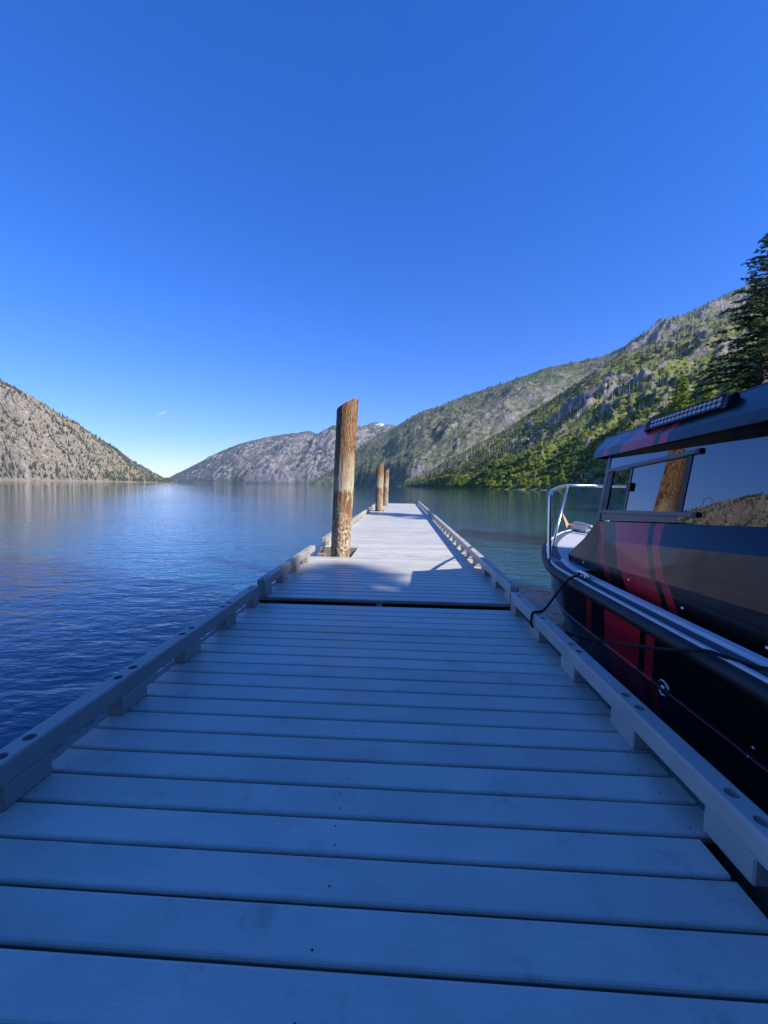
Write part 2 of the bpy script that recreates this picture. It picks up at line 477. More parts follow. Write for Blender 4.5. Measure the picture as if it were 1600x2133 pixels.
def terrain(name, tab, nu, nv, mat, seed, amp=0.10, lam=300.0, p=1.0, fine=0.02, cliffs=(), rock_at=0.95, green_at=0.0, snow_at=None, shear=0.0):
    T = np.array(tab, float)
    d = np.r_[0, np.cumsum(np.hypot(np.diff(T[:, 0]), np.diff(T[:, 1])) + np.hypot(np.diff(T[:, 2]), np.diff(T[:, 3])))]
    t = np.linspace(0, d[-1], nu)
    sx, sy, rx, ry, rz = [np.interp(t, d, T[:, k]) for k in range(5)]
    k = np.ones(5) / 5
    sm = lambda a: np.convolve(np.pad(a, 2, mode='edge'), k, 'valid')
    sx, sy, rx, ry, rz = map(sm, (sx, sy, rx, ry, rz))
    v = np.concatenate([[-0.05], np.linspace(0, 1, nv) ** 0.9, np.linspace(1.03, 1.45, max(6, nv // 14))])[:, None]
    jig = fbm(sx / (lam * .45), sy / (lam * .45), 4, seed + 40)[None, :] * (1 - np.clip(v, 0, 1)) ** 2 * lam * 0.10
    dx, dy = rx - sx, ry - sy
    ln = np.hypot(dx, dy) + 1e-6
    X = sx + dx * v + dx / ln * jig; Y = sy + dy * v + dy / ln * jig
    H = rz[None, :]
    vc = np.clip(v, 0, 1)
    prof = vc ** p
    for (lo, hi, u0, u1, g) in cliffs:             # steep rock steps: slope gathered at one height along part of the hill
        c = 0.5 * (lo + hi)
        uu = np.linspace(0, 1, nu)[None, :]
        wgt = sstep(u0, u0 + 0.045, uu) * (1 - sstep(u1 - 0.045, u1, uu))
        cc = c + 0.03 * fbm(X / (lam * 0.35), Y / (lam * 0.35), 3, seed + 70)
        st = lo + (hi - lo) * sstep(cc - 0.03, cc + 0.03, prof) if False else None
        ramp = np.where((prof > lo) & (prof < hi), lo + (hi - lo) * sstep(cc - 0.012, cc + 0.02, prof), prof)
        prof = prof * (1 - wgt * g) + ramp * wgt * g
    Z = H * prof
    env = sstep(0.0, 0.12, vc) * (1 - 0.80 * sstep(0.75, 1.0, vc))
    a = (t[None, :] * 0.5 + shear * v * ln[None, :]) / lam
    b = v * ln[None, :] / (lam * 2.6)
    gul = fbm(a + 0.45 * fbm(X / lam, Y / lam, 4, seed + 9), b + 0.3 * fbm(X / lam, Y / lam, 3, seed + 12), 5, seed, 0.55, True)
    hum = fbm(X / (lam * 0.7), Y / (lam * 0.7), 5, seed + 20)
    Z = Z + env * H * amp * (0.8 * gul + 0.8 * hum)
    rough = fbm(X / (lam * 0.10), Y / (lam * 0.10), 5, seed + 30, 0.6)
    Z = Z + (0.15 + 0.85 * env) * sstep(0.0, 0.06, vc) * fine * lam * rough * (0.4 + 0.6 * sstep(-0.2, 0.4, hum))
    over = np.clip(v - 1, 0, None)
    Z = np.where(v > 1, H * (1 - 0.9 * over) + 0.0, Z)
    Z = np.where(v < 0, -4.0, Z)
    Z = np.where((v >= 0) & (v < 0.02), np.maximum(Z, -0.5), Z)
    # material masks
    gy, gx = np.gradient(Z)
    du = np.hypot(np.gradient(X, axis=1), np.gradient(Y, axis=1)) + 1e-6
    dv = np.hypot(np.gradient(X, axis=0), np.gradient(Y, axis=0)) + 1e-6
    slope = np.hypot(gx / du, gy / dv)
    mean = np.median(slope[3:-8])
    rock = sstep(rock_at * mean, rock_at * mean * 1.9, slope) + 0.35 * fbm(X / (lam * .5), Y / (lam * .5), 4, seed + 55)
    green = 0.5 + green_at + 0.6 * fbm(X / (lam * 0.6), Y / (lam * 0.6), 5, seed + 66) - 0.25 * gul
    crag = fbm(X / (lam * 0.14), Y / (lam * 0.14), 5, seed + 80, 0.62, True)
    Z = Z + np.clip(rock, 0, 1.2) * sstep(0.0, 0.04, vc) * (v <= 1.0) * fine * lam * 0.9 * crag
    ny_, nx_ = X.shape
    V = np.stack([X.ravel(), Y.ravel(), Z.ravel()], 1)
    i = np.arange(nx_ * ny_).reshape(ny_, nx_)
    F = np.stack([i[:-1, :-1].ravel(), i[:-1, 1:].ravel(), i[1:, 1:].ravel(), i[1:, :-1].ravel()], 1)
    n = np.cross(V[F[0, 1]] - V[F[0, 0]], V[F[0, 3]] - V[F[0, 0]])
    mid = F[len(F) // 2]
    n = np.cross(V[mid[1]] - V[mid[0]], V[mid[3]] - V[mid[0]])
    if n[2] < 0: F = F[:, ::-1]
    me = np_mesh(name, V, F, mat, True)
    snow = np.zeros_like(Z) if snow_at is None else snow_at(X, Y, Z, v)
    for nm, arr in (('rock', rock), ('green', green), ('snow', snow)):
        at = me.attributes.new(nm, 'FLOAT', 'POINT'); at.data.foreach_set('value', arr.astype(np.float32).ravel())
    o = props(link(name, me), kind='structure')
    return dict(X=X, Y=Y, Z=Z, v=np.broadcast_to(v, Z.shape), slope=slope / mean, rock=rock, green=green, hum=hum)

LEFT = [(-1674, 700, -2026, 900, 180), (-1465, 850, -1914, 1150, 210), (-1259, 920, -1738, 1300, 265), (-1091, 1000, -1562, 1450, 381), (-1120, 1080, -1588, 1550, 368), (-1146, 1200, -1562, 1650, 320), (-1206, 1400, -1583, 1850, 266), (-1260, 1600, -1608, 2050, 205), (-1334, 1800, -1626, 2200, 152), (-1367, 1950, -1645, 2350, 109), (-1423, 2150, -1653, 2500, 63), (-1509, 2400, -1634, 2600, 24), (-1577, 2600, -1637, 2700, 5)]
FAR = [(-4700, 6900, -5600, 8300, 30), (-4087, 6500, -4903, 7800, 49), (-3796, 6300, -4576, 7600, 147), (-3340, 6000, -4114, 7400, 327), (-2753, 5600, -3531, 7200, 560), (-2262, 5300, -2981, 7000, 724), (-1783, 5100, -2408, 6900, 840), (-1492, 5000, -2058, 6900, 886), (-1213, 4900, -1642, 6800, 919), (-1077, 4850, -1406, 6500, 840), (-884, 4800, -1144, 6400, 955), (-569, 4700, -744, 6600, 997), (-269, 4600, -397, 6800, 1071), (18, 4600, 24, 6900, 1015), (360, 4600, 516, 6900, 961)]
BACK = [(-718, 2900, -664, 3600, 115), (-479, 2600, -514, 3500, 244), (-321, 2400, -394, 3400, 322), (-184, 2200, -199, 3300, 436), (-67, 2000, -36, 3150, 483), (30, 1850, 111, 3000, 552), (141, 1800, 422, 2900, 651), (251, 1800, 707, 2800, 730), (362, 1800, 934, 2700, 797), (471, 1800, 1262, 2600, 832), (580, 1800, 1380, 2550, 899), (689, 1800, 1696, 2600, 1070), (796, 1800, 2173, 2700, 1304), (904, 1800, 2554, 2800, 1462), (1010, 1800, 3025, 2800, 1630), (1100, 1750, 3500, 2400, 1600), (1200, 1650, 3800, 1900, 1560)]
NEAR = [(-3, 1150, 20, 1250, 17), (37, 900, 75, 1150, 42), (59, 650, 122, 1080, 73), (67, 480, 165, 1020, 95), (80, 400, 217, 980, 122), (94, 360, 277, 950, 158), (106, 330, 347, 930, 206), (119, 310, 427, 920, 261), (128, 290, 488, 900, 302), (136, 270, 589, 900, 339), (143, 240, 699, 900, 373), (140, 190, 807, 880, 395), (127, 140, 868, 800, 400), (108, 95, 974, 700, 400), (100, 40, 1040, 520, 400), (105, -30, 1060, 300, 390), (70, -100, 1000, 50, 380)]

def snow_far(X, Y, Z, v):
    return 0.64 * np.exp(-(((X + 390) / 120) ** 2 + ((Z - 1045) / 60) ** 2)) * (v < 1.01)
def snow_back(X, Y, Z, v):
    return np.clip(fbm(X / 90, Y / 90, 4, 5) * 1.6, 0, 1) * sstep(1130, 1240, Z) * 0.75
T_far = terrain('far_mountain', FAR, 420, 150, M_far, 11, 0.20, 1100, 0.95, 0.050, rock_at=1.15, green_at=0.10, snow_at=snow_far, shear=-0.55)
T_back = terrain('right_mountain', BACK, 420, 220, M_back, 23, 0.15, 600, 0.90, 0.045, rock_at=1.35, green_at=0.15, snow_at=snow_back, shear=-0.5)
T_left = terrain('left_hill', LEFT, 460, 200, M_left, 37, 0.12, 260, 0.85, 0.050, rock_at=1.0, green_at=-0.22, shear=0.4)
T_near = terrain('right_hill', NEAR, 580, 300, M_near, 51, 0.10, 190, 0.95, 0.048,
                 cliffs=((0.02, 0.16, 0.036, 0.303, 0.9), (0.33, 0.44, 0.347, 0.520, 1.0)), rock_at=1.85, green_at=0.28, shear=-0.5)
FARTHER = [(-6400, 9800, -6900, 10500, 120), (-5600, 9600, -5900, 10400, 150), (-5000, 9500, -5300, 10400, 110), (-4500, 9500, -4700, 10400, 60)]
terrain('farther_mountain', FARTHER, 80, 40, M_far, 71, 0.10, 900, 0.9, 0.03)

# near shore behind and beside the dock (partly out of frame; carries the firs; unseen hillside raised to block low sky)
xs = np.linspace(-90, 190, 150); ys = np.linspace(-90, 130, 120)
X, Y = np.meshgrid(xs, ys)
fs = np.interp(Y, [-90, -25, -12, 0, 10, 25, 55, 95, 130], [-60, -6, 9, 12, 15, 19, 33, 78, 112])
land = np.maximum(X - fs, -24 - Y)
Z = np.clip(land * 0.22, -3, 5.5) + np.clip(land - 24, 0, 200) * 0.62 + 0.25 * fbm(X / 7, Y / 7, 4, 88) * sstep(-2, 3, land)
i = np.arange(X.size).reshape(X.shape)
Fq = np.stack([i[:-1, :-1].ravel(), i[:-1, 1:].ravel(), i[1:, 1:].ravel(), i[1:, :-1].ravel()], 1)
props(link('shore_ground', np_mesh('shore_ground', np.stack([X.ravel(), Y.ravel(), Z.ravel()], 1), Fq, M_shore, True)), kind='structure')
def shore_z(x, y):
    f = float(np.interp(y, [-90, -25, -12, 0, 10, 25, 55, 95, 130], [-60, -6, 9, 12, 15, 19, 33, 78, 112]))
    l = max(x - f, -24 - y)
    return max(-3, min(5.5, l * 0.22)) + max(0, l - 24) * 0.62

# haze: thin even air round everything
hz = Mat('thin_air')
hz.n.clear()
ho = hz.n.new('ShaderNodeOutputMaterial'); pv = hz.n.new('ShaderNodeVolumePrincipled')
pv.inputs['Color'].default_value = (0.50, 0.74, 1.0, 1); pv.inputs['Density'].default_value = 2.6e-5
hz.t.links.new(pv.outputs[0], ho.inputs['Volume'])
props(link('haze', box_mesh('haze', -8950, 8950, -2950, 11900, -6, 1690, hz.m)), 'thin blue air lying over the whole lake valley', 'haze', kind='stuff')

# ------------------------------------------------------------------ dock
def plank_profile(hw=0.0668, th=0.038, r=0.010):
    """cross section (y, z) of a deck board with rounded upper edges, top at z=0"""
    g = 0.010      # grooved board edges, undercut to darken the gaps
    pts = [(-hw + g, -th), (-hw + g, -0.017), (-hw, -0.0145), (-hw, -r)]
    pts += [(-hw + r * (1 - math.cos(a)), -r + r * math.sin(a)) for a in (R(35), R(65), R(90))]
    pts += [(hw - r * (1 - math.cos(a)), -r + r * math.sin(a)) for a in (R(90), R(65), R(35))]
    pts += [(hw, -r), (hw, -0.0145), (hw - g, -0.017), (hw - g, -th)]
    return pts

_pm = {}
def plank_mesh(x0, x1):
    key = (round(x0, 3), round(x1, 3))
    if key not in _pm:
        pr = plank_profile(); n = len(pr)
        v = [(x0, y, z) for y, z in pr] + [(x1, y, z) for y, z in pr]
        f = [(k, (k + 1) % n, n + (k + 1) % n, n + k) for k in range(n)] + [tuple(range(n))[::-1], tuple(range(n, 2 * n))]
        me = mesh('plank', v, f, M_plank)
        bm = bmesh.new(); bm.from_mesh(me); bmesh.ops.recalc_face_normals(bm, faces=bm.faces); bm.to_mesh(me); bm.free()
        _pm[key] = me
    return _pm[key]

def holed_rail(name, x0, x1, y0, y1, z0, z1, holes):
    me = box_mesh(name, x0, x1, y0, y1, z0, z1, M_rail, 0.010, 2)
    if not holes: return me
    o = bpy.data.objects.new('tmp', me); COL.objects.link(o)
    bm = bmesh.new()
    for (hx, hy) in holes:
        bmesh.ops.create_cone(bm, cap_ends=True, segments=20, radius1=0.0225, radius2=0.0225, depth=0.10, matrix=Matrix.Translation((hx, hy, z1 + 0.012)))
    cme = bpy.data.meshes.new('cut'); bm.to_mesh(cme); bm.free()
    co = bpy.data.objects.new('cut', cme); COL.objects.link(co)
    md = o.modifiers.new('b', 'BOOLEAN'); md.object = co; md.operation = 'DIFFERENCE'; md.solver = 'EXACT'
    dg = bpy.context.evaluated_depsgraph_get()
    res = bpy.data.meshes.new_from_object(o.evaluated_get(dg))
    res.name = name
    bpy.data.objects.remove(o); bpy.data.objects.remove(co); bpy.data.meshes.remove(cme)
    return res

bm = bmesh.new()
bmesh.ops.create_cone(bm, cap_ends=True, segments=12, radius1=0.0125, radius2=0.011, depth=0.014)
ME_bolt = bm_mesh('bolt', bm, M_bolt)
PITCH = 0.1443

def build_dock(label, y0, y1, dz, xl, xr, plank_fn, left_rails, right_rails, left_blocks, right_blocks, hole_to, joist_gaps=()):
    root = empty('floating_dock', (0, y0, dz), label, 'dock')
    L = lambda me, name, par=root, loc=None: link(name, me, par, loc)
    y = y1 - PITCH / 2
    ys = []
    while y > y0 + 0.04:
        ys.append(y); y -= PITCH
    for k, yy in enumerate(ys):
        for (a, b) in plank_fn(yy):
            o = L(plank_mesh(a, b), 'plank', loc=((random.uniform(-.004, .004)), yy - y0, random.uniform(-.0012, .0008)))
            o.rotation_euler = (random.uniform(-.004, .004), 0, random.uniform(-.0006, .0006))
    # screws, one row per joist
    bm = bmesh.new()
    for yy in ys:
        for sx in (xl + 0.10, -0.205, xr - 0.13):
            if not any(a + .03 < sx < b - .03 for a, b in plank_fn(yy)): continue
            for off in ((-0.035,) if random.random() < 0.55 else (-0.035, 0.036)):
                bmesh.ops.create_circle(bm, cap_ends=True, segments=8, radius=0.0036,
                                        matrix=Matrix.Translation((sx + random.uniform(-.012, .012), yy - y0 + off + random.uniform(-.008, .008), 0.0022)))
    s = L(bm_mesh('screw_heads', bm, M_screw), 'screw_heads'); s['kind'] = 'stuff'
    # carrying frame under the boards
    for (a, b) in joist_gaps or ((y0, y1),):
        for x in (xl - 0.035, -0.205, xr + 0.035):
            L(box_mesh('frame_beam', x - .03, x + .03, a - y0 + .002, b - y0 - .002, -0.24, -0.0405, M_frame), 'frame_beam')
    for (a, b) in joist_gaps or ((y0, y1),):
        L(box_mesh('float', xl + 0.03, xr - 0.03, a - y0 + .03, b - y0 - .03, -0.62, -0.12, M_float), 'float')  # black float box, set under all boards to darken the gaps
    for x0, rails in ((xl, left_rails), (xr - 0.09, right_rails)):
        blocks = left_blocks if x0 == xl else right_blocks
        for (a, b) in rails:
            hs_ = []
            for by in blocks:
                for off in (0.035, 0.145):
                    if a + .03 < by + off < b - .03 and 0.6 < by < hole_to:
                        hs_.append((x0 + 0.047, by + off - y0))
            ro = L(holed_rail('rail', x0, x0 + 0.09, a - y0, b - y0, 0.0925, 0.1850, hs_), 'rail')
            for hx, hy in hs_:
                link('bolt', ME_bolt, ro, (hx, hy, 0.185 - 0.038 + 0.007))
    bms = {}
    for x0, blocks, rails in ((xl, left_blocks, left_rails), (xr - 0.09, right_blocks, right_rails)):
        for by in blocks:
            e = by + 0.20
            seg = [(a, b) for a, b in rails if by > a - 0.12 and by < b - .05]
            if not seg: continue
            a, b = seg[0]
            s0, e0 = max(by, a + .003), min(e, b - .003)
            key = (x0, round(e0 - s0, 3))
            if key not in bms:
                bms[key] = box_mesh('block', x0 + .002, x0 + 0.088, 0, e0 - s0, 0.001, 0.0920, M_rail, 0.006, 1)
            L(bms[key], 'block', loc=(random.uniform(-.003, .003), s0 - y0, 0))
    return root

XL, XR = -1.50, 1.175      # outer faces of the rails
def planks_near(y):
    if 1.00 < y < 1.38: return [(XL + 0.025, XR - 0.125)]
    return [(XL + 0.025, XR - 0.02)]
build_dock('grey composite plank dock in shade with low side rails, nearest section before the raised joint',
           -4.0, 3.761, D1, XL, XR, planks_near, [(-4.0, 3.752)], [(-4.0, 3.752)],
           [3.60 - 0.588 * k for k in range(13)], [3.585 - 0.612 * k for k in range(13)], 4.0)

X2L, X2R = -1.475, 1.195
HOLES = ((6.27, 7.12), (17.45, 18.35), (22.75, 23.65))
def planks_far(y):
    for a, b in HOLES:
        if a - .07 < y < b + .07:
            return [(-0.80, X2R - 0.02)]
    return [(X2L + 0.025, X2R - 0.02)]
far_dock = build_dock('long sunlit section of grey plank dock that timber piles pierce, running out into the lake',
           3.800, 25.8, D2, X2L, X2R, planks_far, [(3.845, 6.15), (7.06, 13.3), (13.36, 17.3), (18.5, 22.6), (23.8, 25.75)],
           [(3.845, 9.40), (9.44, 15.32), (15.37, 25.75)],
           [3.85 + 0.588 * k for k in range(38)], [3.86 + 0.60 * k for k in range(37)], 10.0,
           joist_gaps=((3.80, 6.2), (7.2, 17.4), (18.4, 22.7), (23.7, 25.8)))
link('joint_flap', box_mesh('joint_flap', X2L + .10, X2R - .10, -0.075, -0.002, -0.30, -0.045, M_rubber), far_dock)
# reddish cross beams seen in the pile wells, on the far dock
for a, b in HOLES:
    link('frame_beam', box_mesh('frame_beam', X2L + .03, -0.80, b - 3.80 - 0.01, b - 3.80 + 0.06, -0.22, -0.042, M_frame), far_dock)
    link('frame_beam', box_mesh('frame_beam', -0.80, -0.74, a - 3.80, b - 3.80, -0.22, -0.042, M_frame), far_dock)
    link('guide_block', box_mesh('guide_block', X2L + .06, X2L + .20, a - 3.80 + 0.12, a - 3.80 + .26, -0.16, 0.0, M_frame, 0.006), far_dock)

# ------------------------------------------------------------------ piles
def pile(label, x, y, r0, r1, top_lo, top_hi, lean, seed):
    NR, NZ = 72, 110
    root = empty('timber_pile', (x, y, 0), label, 'pile', None)
    v = []
    zt = np.linspace(0, 1, NZ)
    for j in range(NZ):
        for k in range(NR):
            a = 2 * math.pi * k / NR
            ca, sa = math.cos(a), math.sin(a)
            ztop = top_lo + (top_hi - top_lo) * (ca * 0.5 + 0.5)
            zz = -3.0 + (ztop + 3.0) * zt[j]
            r = r0 + (r1 - r0) * max(0, zz) / 3.0
            n = mnoise.noise(Vector((ca * 1.3 + seed, sa * 1.3, zz * 0.5))) * 0.013
            g = mnoise.noise(Vector((ca * 9 + seed, sa * 9, zz * 0.7))) * 0.0045
            g2 = mnoise.noise(Vector((ca * 5 + seed * 2, sa * 5, zz * 5))) * 0.003
            crack = -0.010 * max(0, 1 - abs(((a * 2.1 + 0.25 * math.sin(zz * 1.3 + seed)) % 2.1) - 1.0) / 0.05)
            rr = r + n + g + g2 + crack
            v.append((ca * rr + lean[0] * zz, sa * rr + lean[1] * zz, zz))
    f = []
    for j in range(NZ - 1):
        for k in range(NR):
            f.append((j * NR + k, j * NR + (k + 1) % NR, (j + 1) * NR + (k + 1) % NR, (j + 1) * NR + k))
    me = mesh('trunk', v, f, M_pile, True)
    link('trunk', me, root)
    rim = [v[(NZ - 1) * NR + k] for k in range(NR)]
    c = tuple(sum(p[i] for p in rim) / NR for i in range(3))
    link('cut_top', mesh('cut_top', rim + [c], [(k, (k + 1) % NR, NR) for k in range(NR)], M_pile), root)
    return root
pile('tall weathered timber pile with slanted top, nearest of three, standing in the dock opening', -1.075, 6.60, 0.163, 0.180, 2.97, 3.17, (0.045, 0.0), 1.0)
pile('second timber pile with slanted top, just in front of the end pile on the dock', -1.035, 17.9, 0.185, 0.190, 2.45, 2.80, (0.003, 0), 5.0)
pile('farthest timber pile with a frayed top, near the end of the dock', -0.985, 23.2, 0.165, 0.165, 2.55, 2.72, (0.02, 0), 9.0)

# ------------------------------------------------------------------ boat
boat = empty('cabin_boat', (0, 0, 0), 'black cabin boat with red plaid stripes moored along the dock', 'boat')
CX = 3.0
mir = lambda p: (2 * CX - p[0], p[1], p[2])
def B(name, me, par=boat): return link(name, me, par)

gw = [(1.56, -3.6, .87), (1.56, 0, .87), (1.56, 2.4, .87), (1.56, 3.6, .875), (1.585, 4.08, .885), (1.74, 4.66, .905), (2.0, 5.35, .935), (2.35, 5.95, .97), (2.68, 6.4, .99), (3.0, 6.68, 1.0)]
GP = smooth_path(gw, 8)
def row(inset, pull, z):
    out = []
    for p in GP:
        k = max(0, min(1, (p.y - 3.2) / 3.5)); k = k * k
        x = CX - (CX - p.x) * (1 - inset / 1.44)
        out.append(Vector((x, p.y - pull * k, z + (p.z - .87) * (z / .87 if z > 0 else 0))))
    return out
rows = [row(0.045, 0.02, .83), row(0.085, 0.10, .62), row(0.12, 0.22, .44), row(0.16, 0.30, .40), row(0.30, 0.55, .05), row(0.50, 0.8, -.25)]
n = len(GP)
v = []; f = []
for side in (0, 1):
    base = len(v)
    for r_ in rows:
        v += [tuple(p) if side == 0 else mir(p) for p in r_]
    keel = [(CX, p.y - 1.0 * max(0, min(1, (p.y - 3.2) / 3.5)) ** 2, -0.45) for p in GP]
    v += keel
    for j in range(len(rows)):
        for k in range(n - 1):
            q = (base + j * n + k, base + j * n + k + 1, base + (j + 1) * n + k + 1, base + (j + 1) * n + k)
            f.append(q if side == 0 else q[::-1])
# transom
me = mesh('hull', v, f, M_hull)
bm = bmesh.new(); bm.from_mesh(me); bmesh.ops.remove_doubles(bm, verts=bm.verts, dist=0.001); bmesh.ops.recalc_face_normals(bm, faces=bm.faces); bm.to_mesh(me); bm.free()
B('hull', me)
B('transom', mesh('transom', [tuple(rows[0][0]), tuple(rows[2][0]), tuple(rows[4][0]), (CX, -3.6, -.45), mir(rows[4][0]), mir(rows[2][0]), mir(rows[0][0])], [(0, 1, 2, 3, 4, 5, 6)], M_hull))
# spray strakes along the hull side
for off, zz, rad in ((2, .445, .014), (3, .395, .012)):
    for side in (0, 1):
        pts = [(p.x - .004, p.y, p.z) if side == 0 else mir((p.x - .004, p.y, p.z)) for p in rows[off][:-2]]
        B('strake', tube_mesh('strake', pts, rad, M_hull, 6))
# fender round the gunwale
for side in (0, 1):
    pts = [(p.x + .004, p.y, p.z - .030) if side == 0 else mir((p.x + .004, p.y, p.z - .030)) for p in GP]
    B('fender', tube_mesh('fender', pts, .042, M_rubber, 14))
# gunwale deck, edge strips whitened to stand in for sky reflection
def strip(name, a, b, z0, z1, mat, pts=GP, dz=0.0):
    for side in (0, 1):
        vv = []
        for p in pts:
            for (d, z) in ((a, z0), (a, z1), (b, z1), (b, z0)):
                x = CX - (CX - p.x) * (1 - d / 1.44)
                yy = p.y - d * 1.0 * max(0, min(1, (p.y - 4.3) / 2.4))
                q = (x, yy, p.z + z)
                vv.append(q if side == 0 else mir(q))
        ff = []
        for k in range(len(pts) - 1):
            for e in range(4):
                q = (4 * k + e, 4 * k + (e + 1) % 4, 4 * k + 4 + (e + 1) % 4, 4 * k + 4 + e)
                ff.append(q)
        me = mesh(name, vv, ff, mat)
        bm = bmesh.new(); bm.from_mesh(me); bmesh.ops.recalc_face_normals(bm, faces=bm.faces); bm.to_mesh(me); bm.free()
        B(name, me)
strip('gunwale', 0.02, 0.180, -.06, 0.012, M_skid)
strip('edge_trim', 0.020, 0.042, 0.0125, 0.026, M_white)
strip('toe_rail', 0.146, 0.196, 0.0125, 0.038, M_white, [p for p in GP if p.y < 4.35])
# foredeck
inner = [p for p in GP if p.y > 3.9]
vv = []
for p in inner:
    x = CX - (CX - p.x) * (1 - 0.05 / 1.44); yy = p.y - 0.06
    vv += [(x, yy, p.z + .010), mir((x, yy, p.z + .010))]
ff = [(2 * k, 2 * k + 1, 2 * k + 3, 2 * k + 2) for k in range(len(inner) - 1)]
B('foredeck', mesh('foredeck', vv, ff, M_fore))
# cockpit sole closing the hull
B('side_deck', box_mesh('side_deck', 1.70, 2 * CX - 1.70, -3.55, 4.0, .60, .66, M_dark))
bm = bmesh.new()
add_box(bm, 1.725, 1.755, -3.5, 4.3, .60, .872); add_box(bm, 2 * CX - 1.755, 2 * CX - 1.725, -3.5, 4.3, .60, .872)
B('inner_coaming', bm_mesh('inner_coaming', bm, M_black))

# cabin, lofted along feature lines running aft
YA = [1.0, -1.2]
def line(x, yf, zf, sl, dx=0.0):
    """port feature line: front point, then y=1.0, then aft end"""
    z1 = zf + (yf - 1.0) * sl
    return [(x, yf, zf), (x + dx, 2.4, zf + (yf - 2.4) * sl), (x + dx, 1.0, z1), (x + dx, -1.2, z1)]
LO = line(1.885, 4.28, .70, 0.0)
KN = line(1.870, 4.33, .969, .047)
KN2 = line(1.878, 4.31, .995, .047)
CH = line(1.900, 4.06, 1.184, .090)
PX = lambda y, z: 1.921 - .0546 * (y - 3.84) + .130 * (z - 1.386)      # plane of the port windows
WB = [(PX(y, z), y, z) for y, z in ((3.843, 1.386), (2.4, 1.492), (1.0, 1.595), (-1.2, 1.595))]
WT = [(PX(y, z), y, z) for y, z in ((4.002, 2.033), (2.4, 2.089), (1.0, 2.130), (-1.2, 2.130))]
EL = line(1.944, 4.03, 2.008, .0415)
EU = line(1.962, 4.05, 2.086, .036)
RT = line(2.150, 4.20, 2.228, .060)
def band(name, A, Bl, mat, par=boat, both=True, thick=0.0):
    for side in ((0, 1) if both else (0,)):
        NA, NB = 40, 5
        q = np.linspace(0, 1, NA)
        def resample(Lx):
            Lx = np.array(Lx, float); tt = (Lx[:, 1] - Lx[0, 1]) / (Lx[-1, 1] - Lx[0, 1])
            return np.stack([np.interp(q, tt, Lx[:, c]) for c in range(3)], 1)
        a, b = resample(A), resample(Bl)
        vv = [tuple(a[i] + (b[i] - a[i]) * j / (NB - 1)) for j in range(NB) for i in range(NA)]
        if side: vv = [mir(p) for p in vv]
        ff = [(j * NA + i, j * NA + i + 1, (j + 1) * NA + i + 1, (j + 1) * NA + i) for j in range(NB - 1) for i in range(NA - 1)]
        if not side: ff = [w[::-1] for w in ff]
        B(name, mesh(name, vv, ff, mat, True), par)
band('lower_side', LO, [(p[0] + .012, p[1], p[2]) for p in KN], M_wrap)
band('side_lip', [(p[0] + .012, p[1], p[2]) for p in KN], [(p[0] - .012, p[1], p[2] + .004) for p in KN], M_black)
band('side_panel', [(p[0] - .012, p[1], p[2] + .004) for p in KN], CH, M_wrap)
band('shoulder_panel', CH, WB, M_wrap)
# front of the cabin: rounded, port to starboard with a vee
def front(name, pa, pb, mat, bulge=0.32):
    ca, cb = (CX, pa[1] + bulge, pa[2]), (CX, pb[1] + bulge, pb[2])
    B(name, mesh(name, [pa, ca, mir(pa), pb, cb, mir(pb)], [(0, 3, 4, 1), (1, 4, 5, 2)], mat))
front('front_panel', (LO[0][0], LO[0][1], LO[0][2]), KN[0], M_wrap)
front('front_panel', KN[0], CH[0], M_wrap)
front('front_panel', CH[0], WB[0], M_wrap)
# roof
band('eave', EL, EU, M_wrap)
band('roof_edge', EU, RT, M_wrap)
band('soffit', [(p[0] + .02, p[1], p[2] + .01) for p in WT], EL, M_black)
vv = RT + [mir(p) for p in RT]
k = len(RT)
B('roof', mesh('roof', vv, [(i, i + 1, k + i + 1, k + i) for i in range(k - 1)], M_wrap))
front('roof_edge', EL[0], EU[0], M_wrap); front('roof_edge', EU[0], RT[0], M_wrap)
B('roof', mesh('roof', [RT[0], (CX, RT[0][1] + .32, RT[0][2]), mir(RT[0])], [(0, 1, 2)], M_wrap))
B('ceiling_liner', mesh('ceiling_liner', [(2.1, 4.0, 2.035), (3.9, 4.0, 2.035), (3.9, -1.1, 2.09), (2.1, -1.1, 2.09)], [(0, 1, 2, 3)], M_dark))
# roof rub strip along the top edge
for side in (0, 1):
    B('roof_trim', tube_mesh('roof_trim', [(p[0] + .02, p[1], p[2] + .006) if side == 0 else mir((p[0] + .02, p[1], p[2] + .006)) for p in RT], .014, M_black, 8))
# cabin rear wall and floor so it is closed
B('rear_wall', mesh('rear_wall', [LO[-1], WB[-1], WT[-1], RT[-1], mir(RT[-1]), mir(WT[-1]), mir(WB[-1]), mir(LO[-1])], [tuple(range(8))], M_wrap))
B('cabin_floor', box_mesh('cabin_floor', 1.93, 4.07, -1.15, 4.2, .67, .70, M_dark))

